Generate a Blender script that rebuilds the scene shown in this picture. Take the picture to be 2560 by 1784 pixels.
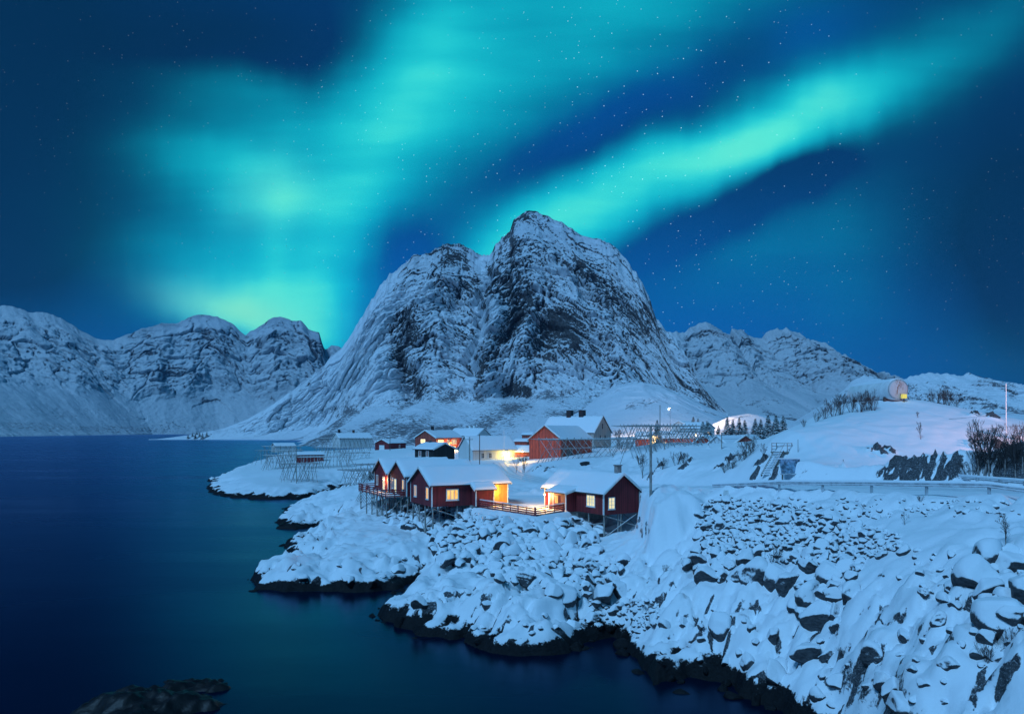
import bpy, math, random
import numpy as np
from mathutils import Vector, Matrix

for o in list(bpy.data.objects):
    bpy.data.objects.remove(o, do_unlink=True)
scene = bpy.context.scene
col = scene.collection
R = math.radians
HAZE = 0.000042

# ------------------------------------------------------------------ camera
# the photograph is 2560x1784; f and the horizon line are measured in its pixels
CAMH = 15.5          # the photographer stands on a road bridge
F = 1828.0
YH = 1076.0
cam_d = bpy.data.cameras.new('camera')
cam = bpy.data.objects.new('camera', cam_d)
col.objects.link(cam)
cam.location = (0, 0, CAMH)
cam.rotation_euler = (R(90), 0, 0)
cam_d.sensor_width = 36
cam_d.lens = F / 2560 * 36
cam_d.shift_y = (YH - 892) / 2560
cam_d.clip_start = 0.5
cam_d.clip_end = 30000
scene.camera = cam

# ------------------------------------------------------------------ node helpers
class NT:
    def __init__(s, tree):
        s.t = tree; s.n = tree.nodes; s.l = tree.links
    def put(s, sock, v):
        if isinstance(v, bpy.types.NodeSocket): s.l.new(v, sock)
        elif v is not None: sock.default_value = v
    def node(s, typ, **kw):
        n = s.n.new(typ)
        for k, v in kw.items(): setattr(n, k, v)
        return n
    def math(s, op, a, b=None, c=None, clamp=False):
        n = s.node('ShaderNodeMath', operation=op, use_clamp=clamp)
        s.put(n.inputs[0], a); s.put(n.inputs[1], b)
        if c is not None: s.put(n.inputs[2], c)
        return n.outputs[0]
    def vmath(s, op, a, b=None):
        n = s.node('ShaderNodeVectorMath', operation=op)
        s.put(n.inputs[0], a); s.put(n.inputs[1], b)
        return n.outputs[0]
    def length(s, a):
        n = s.node('ShaderNodeVectorMath', operation='LENGTH'); s.put(n.inputs[0], a)
        return n.outputs['Value']
    def mapping(s, v, loc=(0, 0, 0), rot=(0, 0, 0), sc=(1, 1, 1), typ='POINT'):
        n = s.node('ShaderNodeMapping', vector_type=typ)
        s.put(n.inputs[0], v)
        n.inputs['Location'].default_value = loc
        n.inputs['Rotation'].default_value = rot
        n.inputs['Scale'].default_value = sc
        return n.outputs[0]
    def noise(s, v, scale, detail=4, rough=0.55, dist=0.0, out='Fac'):
        n = s.node('ShaderNodeTexNoise')
        s.put(n.inputs['Vector'], v)
        n.inputs['Scale'].default_value = scale
        n.inputs['Detail'].default_value = detail
        n.inputs['Roughness'].default_value = rough
        n.inputs['Distortion'].default_value = dist
        return n.outputs[out]
    def smooth(s, v, a, b, lo=0.0, hi=1.0):
        n = s.node('ShaderNodeMapRange', interpolation_type='SMOOTHSTEP')
        s.put(n.inputs['Value'], v); s.put(n.inputs['From Min'], a); s.put(n.inputs['From Max'], b)
        n.inputs['To Min'].default_value = lo; n.inputs['To Max'].default_value = hi
        return n.outputs[0]
    def mix(s, f, a, b, blend='MIX'):
        n = s.node('ShaderNodeMix', data_type='RGBA', blend_type=blend)
        s.put(n.inputs[0], f); s.put(n.inputs[6], a); s.put(n.inputs[7], b)
        return n.outputs[2]
    def xyz(s, v):
        n = s.node('ShaderNodeSeparateXYZ'); s.put(n.inputs[0], v); return n.outputs
    def comb(s, x, y, z):
        n = s.node('ShaderNodeCombineXYZ'); s.put(n.inputs[0], x); s.put(n.inputs[1], y); s.put(n.inputs[2], z)
        return n.outputs[0]
    def scale(s, v, f):
        n = s.node('ShaderNodeVectorMath', operation='SCALE'); s.put(n.inputs[0], v); s.put(n.inputs['Scale'], f)
        return n.outputs[0]

# ------------------------------------------------------------------ the night sky: deep blue air, aurora, stars
world = bpy.data.worlds.new('World')
scene.world = world
world.use_nodes = True
world.cycles.sampling_method = 'MANUAL'
world.cycles.sample_map_resolution = 256
w = NT(world.node_tree)
w.n.clear()
tc = w.node('ShaderNodeTexCoord').outputs['Generated']
d = w.xyz(tc)
yc = w.math('MAXIMUM', d[1], 0.18)
u0 = w.math('DIVIDE', d[0], yc)
v0 = w.math('DIVIDE', d[2], yc)
uv = w.comb(u0, v0, 0.0)
# slow warp, so that no patch keeps a clean outline
wn = w.noise(w.mapping(uv, sc=(1.0, 1.0, 1.0)), 3.2, 2, 0.5, 0, 'Color')
uvw = w.vmath('ADD', uv, w.scale(w.vmath('SUBTRACT', wn, (0.5, 0.5, 0.5)), 0.09))
wn2 = w.noise(w.mapping(uv, sc=(2.0, 0.5, 1.0)), 9.0, 2, 0.5, 0, 'Color')
uvw = w.vmath('ADD', uvw, w.scale(w.vmath('SUBTRACT', wn2, (0.5, 0.5, 0.5)), 0.022))

def total(lst):
    """a sum of soft, drawn-out patches, each placed on the sky by where it is seen"""
    s_ = 0.0
    for px, py, L, Wd, ang, amp in lst:
        m_ = w.mapping(uvw, ((px - 1280) / F, (YH - py) / F, 0), (0, 0, R(ang)), (L / F, Wd / F, 1), 'TEXTURE')
        dn = w.node('ShaderNodeVectorMath', operation='DOT_PRODUCT'); w.l.new(m_, dn.inputs[0]); w.l.new(m_, dn.inputs[1])
        s_ = w.math('MULTIPLY_ADD', w.math('POWER', 0.36788, dn.outputs['Value']), amp, s_)
    return s_

AUR = [  # the bright band that climbs behind the peak to the right
    (1230, 650, 170, 95, 25, .36), (1370, 575, 210, 105, 22, .54), (1570, 490, 220, 110, 27, .56), (1830, 380, 200, 92, 20, .74), (2050, 268, 190, 92, 24, .64),
    (2270, 170, 260, 115, 26, .26), (2500, 50, 280, 130, 22, .14), (1640, 410, 450, 130, 24, .14),
    (1740, 570, 300, 60, 22, -.34), (1980, 445, 150, 55, 25, -.36),
    # the wide fan on the left
    (690, 495, 130, 80, -10, .40), (705, 640, 40, 190, 0, .20), (470, 400, 150, 60, -15, .10), (540, 440, 190, 85, -12, .22), (760, 440, 320, 210, 15, .26),
    (600, 275, 230, 95, -12, .24), (1090, 60, 280, 150, 66, .36), (980, 235, 190, 130, 55, .26),
    (1130, 330, 500, 160, 27, .28), (1330, 100, 500, 170, 15, .30), (1700, -60, 500, 140, 10, .22),
    (860, 610, 260, 110, 68, .44), (625, 768, 180, 64, -8, .84), (740, 815, 180, 65, -8, .44), (650, 690, 230, 75, -10, .34),
    (830, 790, 75, 150, 8, .26), (620, 600, 260, 60, -6, .14),
    # faint veils low on the right
    (1930, 590, 330, 150, 15, .19), (2120, 760, 150, 190, 0, .10), (380, 640, 260, 260, 0, .08), (2500, 900, 200, 90, 0, .08),
    # gaps
    (660, 95, 340, 110, -8, -.16), (1440, 370, 340, 80, 32, -.24), (1010, 650, 80, 130, 70, -.25)]
aur = w.math('MAXIMUM', total(AUR), 0.0)
# streaks inside the veils, following the long exposure's drift
st = w.noise(w.mapping(uv, rot=(0, 0, R(-24)), sc=(0.7, 3.5, 1)), 4.0, 3, 0.5)
aur = w.math('MULTIPLY', aur, w.smooth(st, 0.2, 0.8, 0.80, 1.18))
# beyond the frame the same display goes on as broad veils
gen = w.noise(w.mapping(tc, rot=(0.3, 0.2, 0.5), sc=(0.8, 2.2, 1.4)), 1.3, 3, 0.5, 0.6)
gen = w.math('MULTIPLY', w.smooth(gen, 0.45, 0.80), 0.50)
gen = w.math('MULTIPLY', gen, w.smooth(d[2], 0.0, 0.25))
front = w.smooth(d[1], 0.30, 0.62)
aur = w.math('ADD', w.math('MULTIPLY', aur, front), w.math('MULTIPLY', gen, w.math('SUBTRACT', 1.0, front)))
# air: deep blue, lighter near the horizon
el = w.math('MAXIMUM', d[2], 0.0)
airf = w.smooth(el, 0.0, 0.42)
air = w.mix(airf, (0.0012, 0.110, 0.40, 1), (0.0010, 0.028, 0.140, 1))
BLU = [(1720, 900, 620, 230, 0, .45), (1560, 250, 420, 90, 30, .35), (1000, 800, 160, 200, 0, .5), (2000, 90, 200, 90, 20, .35), (450, 900, 500, 160, 0, .05)]
DRK = [(20, 150, 560, 560, 0, 1.0), (2540, 540, 400, 360, 60, 1.0), (40, 640, 330, 250, 0, .6), (2560, 850, 160, 250, 0, .35), (1830, 120, 120, 70, 20, .4), (620, 90, 280, 110, 0, .35), (1960, 440, 220, 90, 20, .3)]
blu = w.math('MULTIPLY', total(BLU), front)
drk = w.math('MULTIPLY', w.math('MINIMUM', total(DRK), 0.9), front)
air = w.mix(blu, air, (0.0008, 0.115, 0.50, 1))
air = w.mix(drk, air, (0.0008, 0.012, 0.058, 1))
rampn = w.node('ShaderNodeValToRGB')
w.put(rampn.inputs[0], w.math('MULTIPLY', aur, 0.86))
cr = rampn.color_ramp
cr.interpolation = 'B_SPLINE'
cr.elements[0].position = 0.0; cr.elements[0].color = (0, 0, 0, 1)
cr.elements[1].position = 1.0; cr.elements[1].color = (0.10, 0.86, 0.68, 1)
for p, c in ((0.16, (0.0, 0.085, 0.11, 1)), (0.40, (0.001, 0.33, 0.42, 1)), (0.68, (0.010, 0.62, 0.64, 1)), (0.86, (0.06, 0.78, 0.68, 1))):
    e_ = cr.elements.new(p); e_.color = c
sky = w.mix(w.math('MULTIPLY', w.math('MINIMUM', aur, 1.0), 0.75), air, (0, 0, 0, 1))
sky = w.mix(1.0, sky, rampn.outputs[0], 'ADD')
green = w.math('MULTIPLY', total([(610, 765, 150, 46, -10, .55), (690, 500, 90, 70, 0, .15), (1830, 378, 80, 45, 20, .10), (2060, 262, 70, 50, 20, .06)]), front)
sky = w.mix(green, sky, (0.32, 0.92, 0.62, 1))
# stars: one faint point per cell, most of them too dim to see
def stars(scale, keep, size, gain):
    vo = w.node('ShaderNodeTexVoronoi'); w.put(vo.inputs['Vector'], tc); vo.inputs['Scale'].default_value = scale
    c = w.xyz(vo.outputs['Color'])
    on = w.smooth(c[0], keep, 1.0)
    return w.math('MULTIPLY', w.math('MULTIPLY', w.smooth(vo.outputs['Distance'], size, size * 0.35), on), gain)
s1 = stars(210, 0.45, 0.13, 1.4)
dens = w.math('MULTIPLY', w.math('ADD', total([(1650, 300, 520, 360, 20, .9), (1600, 780, 600, 200, 0, .5), (900, 420, 400, 400, 0, .25)]), 0.10), front)
s1 = w.math('MULTIPLY', w.math('MULTIPLY', s1, w.smooth(d[2], 0.02, 0.1)), w.math('ADD', dens, w.math('MULTIPLY', w.math('SUBTRACT', 1.0, front), 0.4)))
sky = w.mix(1.0, sky, w.scale(w.comb(0.75, 0.9, 1.0), s1), 'ADD')
# below the horizon: the dark sea goes on
sky = w.mix(w.smooth(d[2], 0.0, -0.03), sky, (0.001, 0.02, 0.06, 1))
bg = w.node('ShaderNodeBackground')
w.put(bg.inputs[0], sky); bg.inputs[1].default_value = 1.0
wo = w.node('ShaderNodeOutputWorld'); w.l.new(bg.outputs[0], wo.inputs[0])

# ------------------------------------------------------------------ moonlit twilight from behind the camera, high on the left
sun_d = bpy.data.lights.new('moon', 'SUN')
sun_d.energy = 2.3
sun_d.angle = R(13)
sun_d.color = (0.25, 0.58, 1.0)
sun = bpy.data.objects.new('moon', sun_d)
col.objects.link(sun)
sd = Vector((0.40, 0.50, -0.68)).normalized()      # direction of travel
sun.rotation_euler = sd.to_track_quat('-Z', 'Y').to_euler()

scene.view_settings.view_transform = 'Standard'
scene.view_settings.look = 'None'
scene.view_settings.exposure = 0.0
scene.view_settings.gamma = 1.0
scene.render.engine = 'CYCLES'
scene.cycles.use_denoising = True
scene.cycles.max_bounces = 5
scene.cycles.diffuse_bounces = 3
scene.cycles.glossy_bounces = 2
scene.cycles.transmission_bounces = 2
scene.cycles.volume_bounces = 0
scene.cycles.sample_clamp_indirect = 4.0
scene.cycles.caustics_reflective = False
scene.cycles.caustics_refractive = False

# ------------------------------------------------------------------ numeric noise
def _hash(ix, iy, seed):
    h = (ix.astype(np.int64) * 374761393 + iy.astype(np.int64) * 668265263 + seed * 1442695041) & 0xFFFFFFFF
    h = ((h ^ (h >> 13)) * 1274126177) & 0xFFFFFFFF
    h = h ^ (h >> 16)
    return h
def perlin(x, y, seed=0):
    x0 = np.floor(x); y0 = np.floor(y)
    fx = x - x0; fy = y - y0
    ux = fx * fx * fx * (fx * (fx * 6 - 15) + 10); uy = fy * fy * fy * (fy * (fy * 6 - 15) + 10)
    def g(ix, iy, dx, dy):
        a = (_hash(ix, iy, seed) & 4095) * (2 * math.pi / 4096)
        return np.cos(a) * dx + np.sin(a) * dy
    n00 = g(x0, y0, fx, fy); n10 = g(x0 + 1, y0, fx - 1, fy)
    n01 = g(x0, y0 + 1, fx, fy - 1); n11 = g(x0 + 1, y0 + 1, fx - 1, fy - 1)
    return 1.5 * ((n00 * (1 - ux) + n10 * ux) * (1 - uy) + (n01 * (1 - ux) + n11 * ux) * uy)
def fbm(x, y, oct=4, seed=0, gain=0.5, lac=2.03):
    s = 0; a = 1.0; f = 1.0
    for i in range(oct):
        s = s + a * perlin(x * f + 17.3 * i, y * f - 9.1 * i, seed + i * 31); a *= gain; f *= lac
    return s
def ridged(x, y, oct=4, seed=0, gain=0.5, lac=2.03):
    s = 0; a = 1.0; f = 1.0; wgt = 1.0
    for i in range(oct):
        n = 1 - np.abs(perlin(x * f + 5.7 * i, y * f + 3.3 * i, seed + i * 57)); n = n * n
        s = s + a * n * wgt; wgt = np.clip(n * 1.6, 0, 1); a *= gain; f *= lac
    return s
def sstep(a, b, x):
    t = np.clip((x - a) / (b - a), 0, 1); return t * t * (3 - 2 * t)

# ------------------------------------------------------------------ pixels to places
def W(px, py, z):
    """the point of height z seen at a pixel of the photograph (for points below the horizon)"""
    Z = (CAMH - z) * F / (py - YH)
    return ((px - 1280) / F * Z, Z, z)
def WD(px, py, Y):
    """the point at distance Y seen at a pixel"""
    return ((px - 1280) / F * Y, Y, CAMH - (py - YH) / F * Y)

# shoreline as it is seen at sea level
COAST_PX = [(525, 1229), (560, 1240), (640, 1249), (740, 1248), (810, 1240), (872, 1217),
            (850, 1232), (800, 1250), (745, 1264), (716, 1276), (706, 1290), (690, 1308), (700, 1322), (740, 1324), (795, 1316),
            (770, 1342), (728, 1352), (712, 1368), (716, 1392), (730, 1402), (690, 1418), (640, 1436), (618, 1452), (640, 1472),
            (700, 1480), (800, 1477), (900, 1479), (985, 1474), (1035, 1452),
            (1010, 1490), (968, 1520), (955, 1538), (985, 1562), (1050, 1588), (1120, 1600), (1180, 1588), (1150, 1604), (1200, 1626),
            (1290, 1640), (1400, 1634), (1480, 1606), (1535, 1588), (1560, 1610), (1580, 1655), (1650, 1704), (1730, 1690), (1775, 1702),
            (1850, 1742), (1950, 1775), (2040, 1815), (2110, 1880), (2180, 2000), (2260, 2200)]
COAST = [W(a, b, 0)[:2] for a, b in COAST_PX]
COAST += [(14, 14), (60, 8), (330, 10), (330, 620), (0, 620), (-60, 600), (-110, 520), (-150, 480), (-140, 430), (-118, 340), (-104, 275), (-92, 225)]
COAST = np.array(COAST)

CP = []   # land heights
def c_(*a):
    for px, py, z in a: CP.append(W(px, py, z))
def cw(*a):
    for x, y, z in a: CP.append((x, y, z))
for (x, y) in COAST[:52]: CP.append((x, y, 1.3))
# rack peninsula
c_((600, 1205, 2.8), (640, 1185, 3.6), (700, 1215, 2.8), (700, 1180, 4.2), (780, 1215, 2.8), (780, 1180, 4.0), (850, 1205, 3.4), (860, 1170, 4.6), (760, 1150, 5.0), (690, 1150, 4.4), (920, 1170, 5.4), (900, 1140, 6.4), (800, 1135, 5.4), (980, 1150, 6.4), (940, 1125, 7.6), (1000, 1126, 7.8))
cw((-95, 260, 3), (-90, 330, 3.5), (-110, 420, 3.2), (-60, 420, 5), (-40, 330, 8), (-20, 420, 8), (-60, 500, 4), (0, 500, 9), (60, 450, 11))
# middle promontories and the slab below the left cabins
c_((780, 1285, 2.0), (850, 1262, 3.0), (900, 1240, 3.6), (820, 1330, 1.9), (880, 1310, 2.7), (930, 1290, 3.2), (800, 1390, 2.0), (880, 1360, 2.6), (960, 1330, 3.0), (760, 1430, 1.8), (860, 1425, 2.1), (960, 1400, 2.6), (1040, 1370, 2.7), (720, 1452, 1.5), (860, 1455, 1.7), (980, 1445, 2.0), (1070, 1415, 2.5))
c_((965, 1300, 3.2), (1041, 1312, 2.9), (1085, 1345, 2.1), (1120, 1310, 3.0), (1010, 1290, 3.6), (1160, 1275, 5.2))
cw((-16, 108, 3.2), (-10, 101, 4.6), (-6, 98.5, 5.4), (-14, 116, 5.0), (-26, 118, 4.2), (-30, 135, 5.0), (-20, 135, 6.2))
# yard and its edge, boulder bank
c_((1190, 1266, 5.75), (1260, 1278, 5.6), (1330, 1292, 5.45), (1410, 1282, 5.5), (1270, 1250, 5.75), (1330, 1240, 5.8), (1300, 1215, 6.0), (1290, 1195, 6.3))
c_((1150, 1330, 3.2), (1220, 1320, 4.2), (1300, 1335, 4.1), (1380, 1330, 4.2), (1440, 1330, 4.0), (1200, 1380, 3.0), (1300, 1390, 3.1), (1400, 1390, 3.2), (1480, 1375, 3.4), (1510, 1362, 1.95 + .4), (1560, 1350, 3.0), (1590, 1340, 3.6), (1100, 1440, 2.3), (1200, 1450, 2.5), (1320, 1450, 2.8), (1440, 1450, 3.0), (1540, 1430, 3.4), (1600, 1400, 4.4))
# lower slabs
c_((1050, 1500, 2.1), (1150, 1500, 2.4), (1250, 1500, 2.5), (1350, 1500, 2.6), (1450, 1500, 2.5), (1550, 1480, 2.9), (1000, 1540, 1.6), (1080, 1550, 1.8), (1200, 1550, 2.2), (1300, 1550, 2.3), (1400, 1550, 2.1), (1500, 1545, 1.8), (1250, 1600, 1.5), (1100, 1575, 1.4), (1350, 1600, 1.5))
# right: from the crash barrier down to the sea
c_((2473, 1245, 11.0), (2316, 1242, 10.8), (2178, 1240, 10.6), (2056, 1236, 10.4), (1947, 1233, 10.25), (1851, 1231, 10.1), (1790, 1232, 9.9), (2560, 1250, 11.1), (2700, 1260, 11.2))
def prof(px, top, bot, pys, bulge=0.0):
    """points down a straight bank between two known heights, seen at the given rows"""
    zt, zb = top[1], bot[1]
    Yt = (CAMH - zt) * F / (top[0] - YH); Yb = (CAMH - zb) * F / (bot[0] - YH)
    k = (zt - zb) / (Yt - Yb)
    for py in pys:
        tn = (py - YH) / F
        Yq = (CAMH - zt + k * Yt) / (tn + k); zq = zt - k * (Yt - Yq)
        f_ = (zq - zb) / (zt - zb)
        zq += bulge * 4 * f_ * (1 - f_)
        CP.append(W(px, py, zq))
prof(1700, (1262, 8.6), (1694, 0.6), (1262, 1300, 1350, 1400, 1460, 1520, 1590, 1650), 0.2)
prof(1850, (1233, 10.0), (1735, 0.6), (1290, 1350, 1400, 1450, 1500, 1560, 1620, 1680), 0.2)
prof(2000, (1237, 10.3), (1782, 0.5), (1290, 1350, 1400, 1450, 1500, 1560, 1620, 1690, 1740), 0.3)
prof(2150, (1242, 10.55), (1930, 0.3), (1290, 1350, 1400, 1450, 1500, 1560, 1620, 1690, 1750, 1800), 0.5)
prof(2300, (1244, 10.8), (2150, 0.3), (1290, 1350, 1400, 1450, 1500, 1560, 1620, 1690, 1760, 1830), 0.7)
prof(2450, (1247, 11.0), (2350, 0.3), (1290, 1350, 1400, 1450, 1500, 1560, 1620, 1690, 1760, 1860), 0.9)
prof(2600, (1252, 11.1), (2500, 0.3), (1290, 1350, 1400, 1450, 1500, 1560, 1620, 1690, 1760, 1860), 1.0)
c_((1620, 1440, 4.0), (1600, 1520, 2.6), (1620, 1580, 1.7))
cw((50, 50, 11.2), (45, 30, 5.5), (60, 30, 9.0), (54.4, 104, 19.9), (54.4, 110, 20.0), (54.4, 117, 19.8), (50, 110, 19.6), (59, 110, 19.4), (58, 117, 19.2))
# road behind the barrier and the hill with the tank
c_((2560, 1222, 11.1), (2400, 1218, 10.9), (2200, 1214, 10.7), (2000, 1207, 10.4), (1850, 1205, 9.7), (1750, 1208, 9.2), (1640, 1222, 8.3))
c_((2000, 1190, 11.0), (2000, 1150, 12.9), (2150, 1190, 10.9), (2300, 1185, 11.0), (2150, 1150, 12.6), (2300, 1150, 12.8), (2150, 1110, 14.4), (2300, 1110, 14.4), (1920, 1190, 10.4), (1930, 1130, 13.2), (2040, 1110, 14.2), (2420, 1190, 11.0), (2540, 1190, 11.2), (2430, 1110, 14.4), (2540, 1130, 13.6))
for px, py, Y in ((1960, 1075, 88), (2040, 1055, 93), (2120, 1035, 98), (2200, 1010, 104), (2270, 1001, 107), (2330, 1004, 106), (2400, 1020, 102), (2460, 1045, 96), (2520, 1075, 90), (2580, 1095, 86), (2700, 1105, 84)):
    CP.append(WD(px, py, Y))
for px, py, Y in ((1960, 1090, 125), (2120, 1060, 130), (2270, 1030, 135), (2420, 1055, 130), (2600, 1100, 120)): CP.append(WD(px, py, Y))
cw((60, 75, 11.3), (80, 80, 11.5), (75, 150, 12), (110, 120, 11), (48, 170, 10.5), (60, 60, 11.3), (100, 60, 11), (150, 150, 9), (200, 80, 8), (250, 250, 8), (150, 300, 9), (80, 230, 10))
# hillock with the upper rack, village ground
c_((1560, 1200, 8.0), (1650, 1195, 8.6), (1740, 1195, 9.0), (1820, 1198, 9.6), (1600, 1170, 9.3), (1680, 1165, 10.3), (1760, 1165, 10.6), (1830, 1160, 11.0), (1620, 1135, 11.2), (1700, 1125, 12.0), (1780, 1128, 11.8), (1850, 1140, 11.4))
for px, py, Y in ((1600, 1112, 136), (1660, 1104, 138), (1720, 1106, 138), (1780, 1112, 136), (1830, 1125, 130)): CP.append(WD(px, py, Y))
cw((30, 160, 10.5), (40, 165, 10), (25, 185, 9.5), (60, 175, 10))
c_((1480, 1165, 8.6), (1400, 1152, 9.0), (1450, 1190, 7.6), (1520, 1180, 8.2), (1540, 1150, 9.4), (1360, 1155, 8.6), (1330, 1178, 7.0), (1380, 1200, 6.6), (1270, 1170, 6.7), (1200, 1160, 6.9), (1240, 1180, 6.5))
cw((0, 200, 7.4), (10, 200, 8.8), (-20, 150, 7.0), (-20, 200, 7.4), (-8, 130, 6.4), (5, 120, 6.2), (12, 105, 6.4), (20, 100, 7.6), (17.5, 90, 4.6), (20, 84, 6.0), (11.0, 86.3, 1.7), (13, 88, 2.2), (15.7, 89.5, 3.0), (12.5, 84.5, 1.8), (15, 86, 2.6), (9.0, 89.5, 3.4), (13.5, 92, 3.4), (9, 96, 5.4), (-10.1, 92.3, 1.8), (-13.4, 99, 2.6), (-12, 96, 2.2), (-7.2, 93.6, 2.8), (-30, 240, 9), (20, 240, 10), (-10, 260, 9.5), (30, 300, 11), (60, 300, 11), (10, 330, 10), (60, 380, 12), (120, 500, 12), (250, 500, 12), (0, 560, 8))
CP = np.array(CP)

def rbf_fit(P, smooth=0.15):
    n = len(P)
    dm = np.sqrt((P[:, None, 0] - P[None, :, 0]) ** 2 + (P[:, None, 1] - P[None, :, 1]) ** 2)
    A = np.zeros((n + 3, n + 3)); A[:n, :n] = -dm + np.eye(n) * smooth
    A[:n, n] = 1; A[:n, n + 1:] = P[:, :2] / 100; A[n, :n] = 1; A[n + 1:, :n] = P[:, :2].T / 100
    b = np.zeros(n + 3); b[:n] = P[:, 2]
    return np.linalg.solve(A, b)
RC = rbf_fit(CP)
def rbf(x, y):
    n = len(CP); out = np.zeros(x.size); xf = x.ravel(); yf = y.ravel()
    for i in range(0, xf.size, 20000):
        a = xf[i:i + 20000]; b = yf[i:i + 20000]
        dm = np.sqrt((a[:, None] - CP[None, :, 0]) ** 2 + (b[:, None] - CP[None, :, 1]) ** 2)
        out[i:i + 20000] = -dm @ RC[:n] + RC[n] + RC[n + 1] * a / 100 + RC[n + 2] * b / 100
    return out.reshape(x.shape)

def axis(segs):
    out = []
    for a, b, st_ in segs: out.append(np.arange(a, b, st_))
    out.append(np.array([segs[-1][1]])); return np.concatenate(out)
GX = axis(((-150, -62, 0.8), (-62, -34, 0.42), (-34, 44, 0.26), (44, 70, 0.4), (70, 110, 1.0), (110, 330, 5.0)))
GY = axis(((13, 28, 0.5), (28, 72, 0.2), (72, 112, 0.28), (112, 150, 0.5), (150, 260, 0.9), (260, 620, 4.0)))
NX, NY = len(GX), len(GY)
X, Y = np.meshgrid(GX, GY)
# large form on a coarse grid, then refined
cxs = np.arange(-152, 334, 2.0); cys = np.arange(11, 624, 2.0)
CX, CY = np.meshgrid(cxs, cys)
CZ = rbf(CX, CY)
def bilin(gx, gy, G, x, y):
    i = np.clip(np.searchsorted(gx, x) - 1, 0, len(gx) - 2); j = np.clip(np.searchsorted(gy, y) - 1, 0, len(gy) - 2)
    tx = np.clip((x - gx[i]) / (gx[i + 1] - gx[i]), 0, 1); ty = np.clip((y - gy[j]) / (gy[j + 1] - gy[j]), 0, 1)
    return (G[j, i] * (1 - tx) + G[j, i + 1] * tx) * (1 - ty) + (G[j + 1, i] * (1 - tx) + G[j + 1, i + 1] * tx) * ty
H0 = bilin(cxs, cys, CZ, X, Y)

def sdf(x, y, poly):
    dmin = np.full(x.shape, 1e9); inside = np.zeros(x.shape, bool)
    for k in range(len(poly)):
        x1, y1 = poly[k]; x2, y2 = poly[(k + 1) % len(poly)]
        ex, ey = x2 - x1, y2 - y1
        t = np.clip(((x - x1) * ex + (y - y1) * ey) / (ex * ex + ey * ey + 1e-9), 0, 1)
        dd = (x - x1 - t * ex) ** 2 + (y - y1 - t * ey) ** 2
        np.minimum(dmin, dd, out=dmin)
        c = ((y1 > y) != (y2 > y)) & (x < (x2 - x1) * (y - y1) / (y2 - y1 + 1e-12) + x1)
        inside ^= c
    dmin = np.sqrt(dmin)
    return np.where(inside, dmin, -dmin)
far = np.clip(Y / 80, 0.7, 2.2)
wx = X + (fbm(X / 4.2, Y / 4.2, 4, 5) * 0.95 + fbm(X / 0.9, Y / 0.9, 2, 55) * 0.12) * far
wy = Y + (fbm(X / 4.2, Y / 4.2, 4, 9) * 1.15 + fbm(X / 0.9, Y / 0.9, 2, 59) * 0.15) * far
DS = sdf(wx, wy, COAST)

# how wild the ground is: 1 on bare shore rock, 0 on the road and the yard
ROAD = [(64, 30, 11.3), (48, 44, 11.15), (35.5, 55, 10.95), (28, 68, 10.3), (24, 80, 9.4), (20.5, 93, 8.3), (16, 105, 7.4), (10.5, 117, 6.8), (5, 130, 6.5), (0, 150, 6.5), (-2, 175, 6.9), (-3, 192, 7.2)]
def near_line(x, y, line):
    dm = np.full(x.shape, 1e9); zz = np.zeros(x.shape)
    for (x1, y1, z1), (x2, y2, z2) in zip(line[:-1], line[1:]):
        ex, ey = x2 - x1, y2 - y1
        t = np.clip(((x - x1) * ex + (y - y1) * ey) / (ex * ex + ey * ey), 0, 1)
        dd = np.hypot(x - x1 - t * ex, y - y1 - t * ey)
        m = dd < dm; dm = np.where(m, dd, dm); zz = np.where(m, z1 + t * (z2 - z1), zz)
    return dm, zz
RD, RZ = near_line(X, Y, ROAD)
RD = RD - 3.0 * sstep(80, 68, Y)      # wider where the lay-by is
YARD = np.array([(-5.3, 95.3), (2.7, 84.9), (7.0, 89.2), (6.2, 93), (7.5, 104), (6, 112), (-2, 112), (-3.5, 101)])
YS = sdf(X, Y, YARD)
calm = np.maximum(sstep(5.5, 3.2, RD), sstep(-0.6, 0.2, YS))
shore = sstep(14, 2, DS)
hill = sstep(70, 78, Y - 0.0 * X) * sstep(20, 30, X)
village = sstep(140, 170, Y)
drift = np.exp(-(((X - 24.5) / 6.5) ** 2 + ((Y - 43.5) / 6.0) ** 2))
wild = (1 - calm) * (1 - 0.8 * drift) * (1 - 0.55 * hill) * (1 - 0.5 * village)
big = fbm(X / 9, Y / 9, 3, 3) * 0.45
# slabs dip along the shore: long ridges running inland, stepped across
ang = R(38)
q1 = X * math.cos(ang) + Y * math.sin(ang); q2 = -X * math.sin(ang) + Y * math.cos(ang)
slab = (ridged(q1 / 9, q2 / 2.6, 4, 21) - 0.75) * 0.55
mid = fbm(X / 2.4, Y / 2.4, 3, 41) * 0.20
lump = (np.abs(perlin(X / 3.4, Y / 3.0, 71)) + 0.5 * np.abs(perlin(X / 1.6, Y / 1.4, 72))) * 0.55
fine = fbm(X / 0.7, Y / 0.7, 2, 91) * 0.045
rub = sstep(16, 20, X) * sstep(70, 62, Y)          # bouldery bank below the barrier
HZ = H0 + wild * (big * (0.5 + 0.7 * shore) + slab * (0.25 + 1.05 * shore) * (1 - 0.9 * rub) + mid * (0.6 + shore) + lump * (0.35 + 0.9 * rub) + fine)
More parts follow.
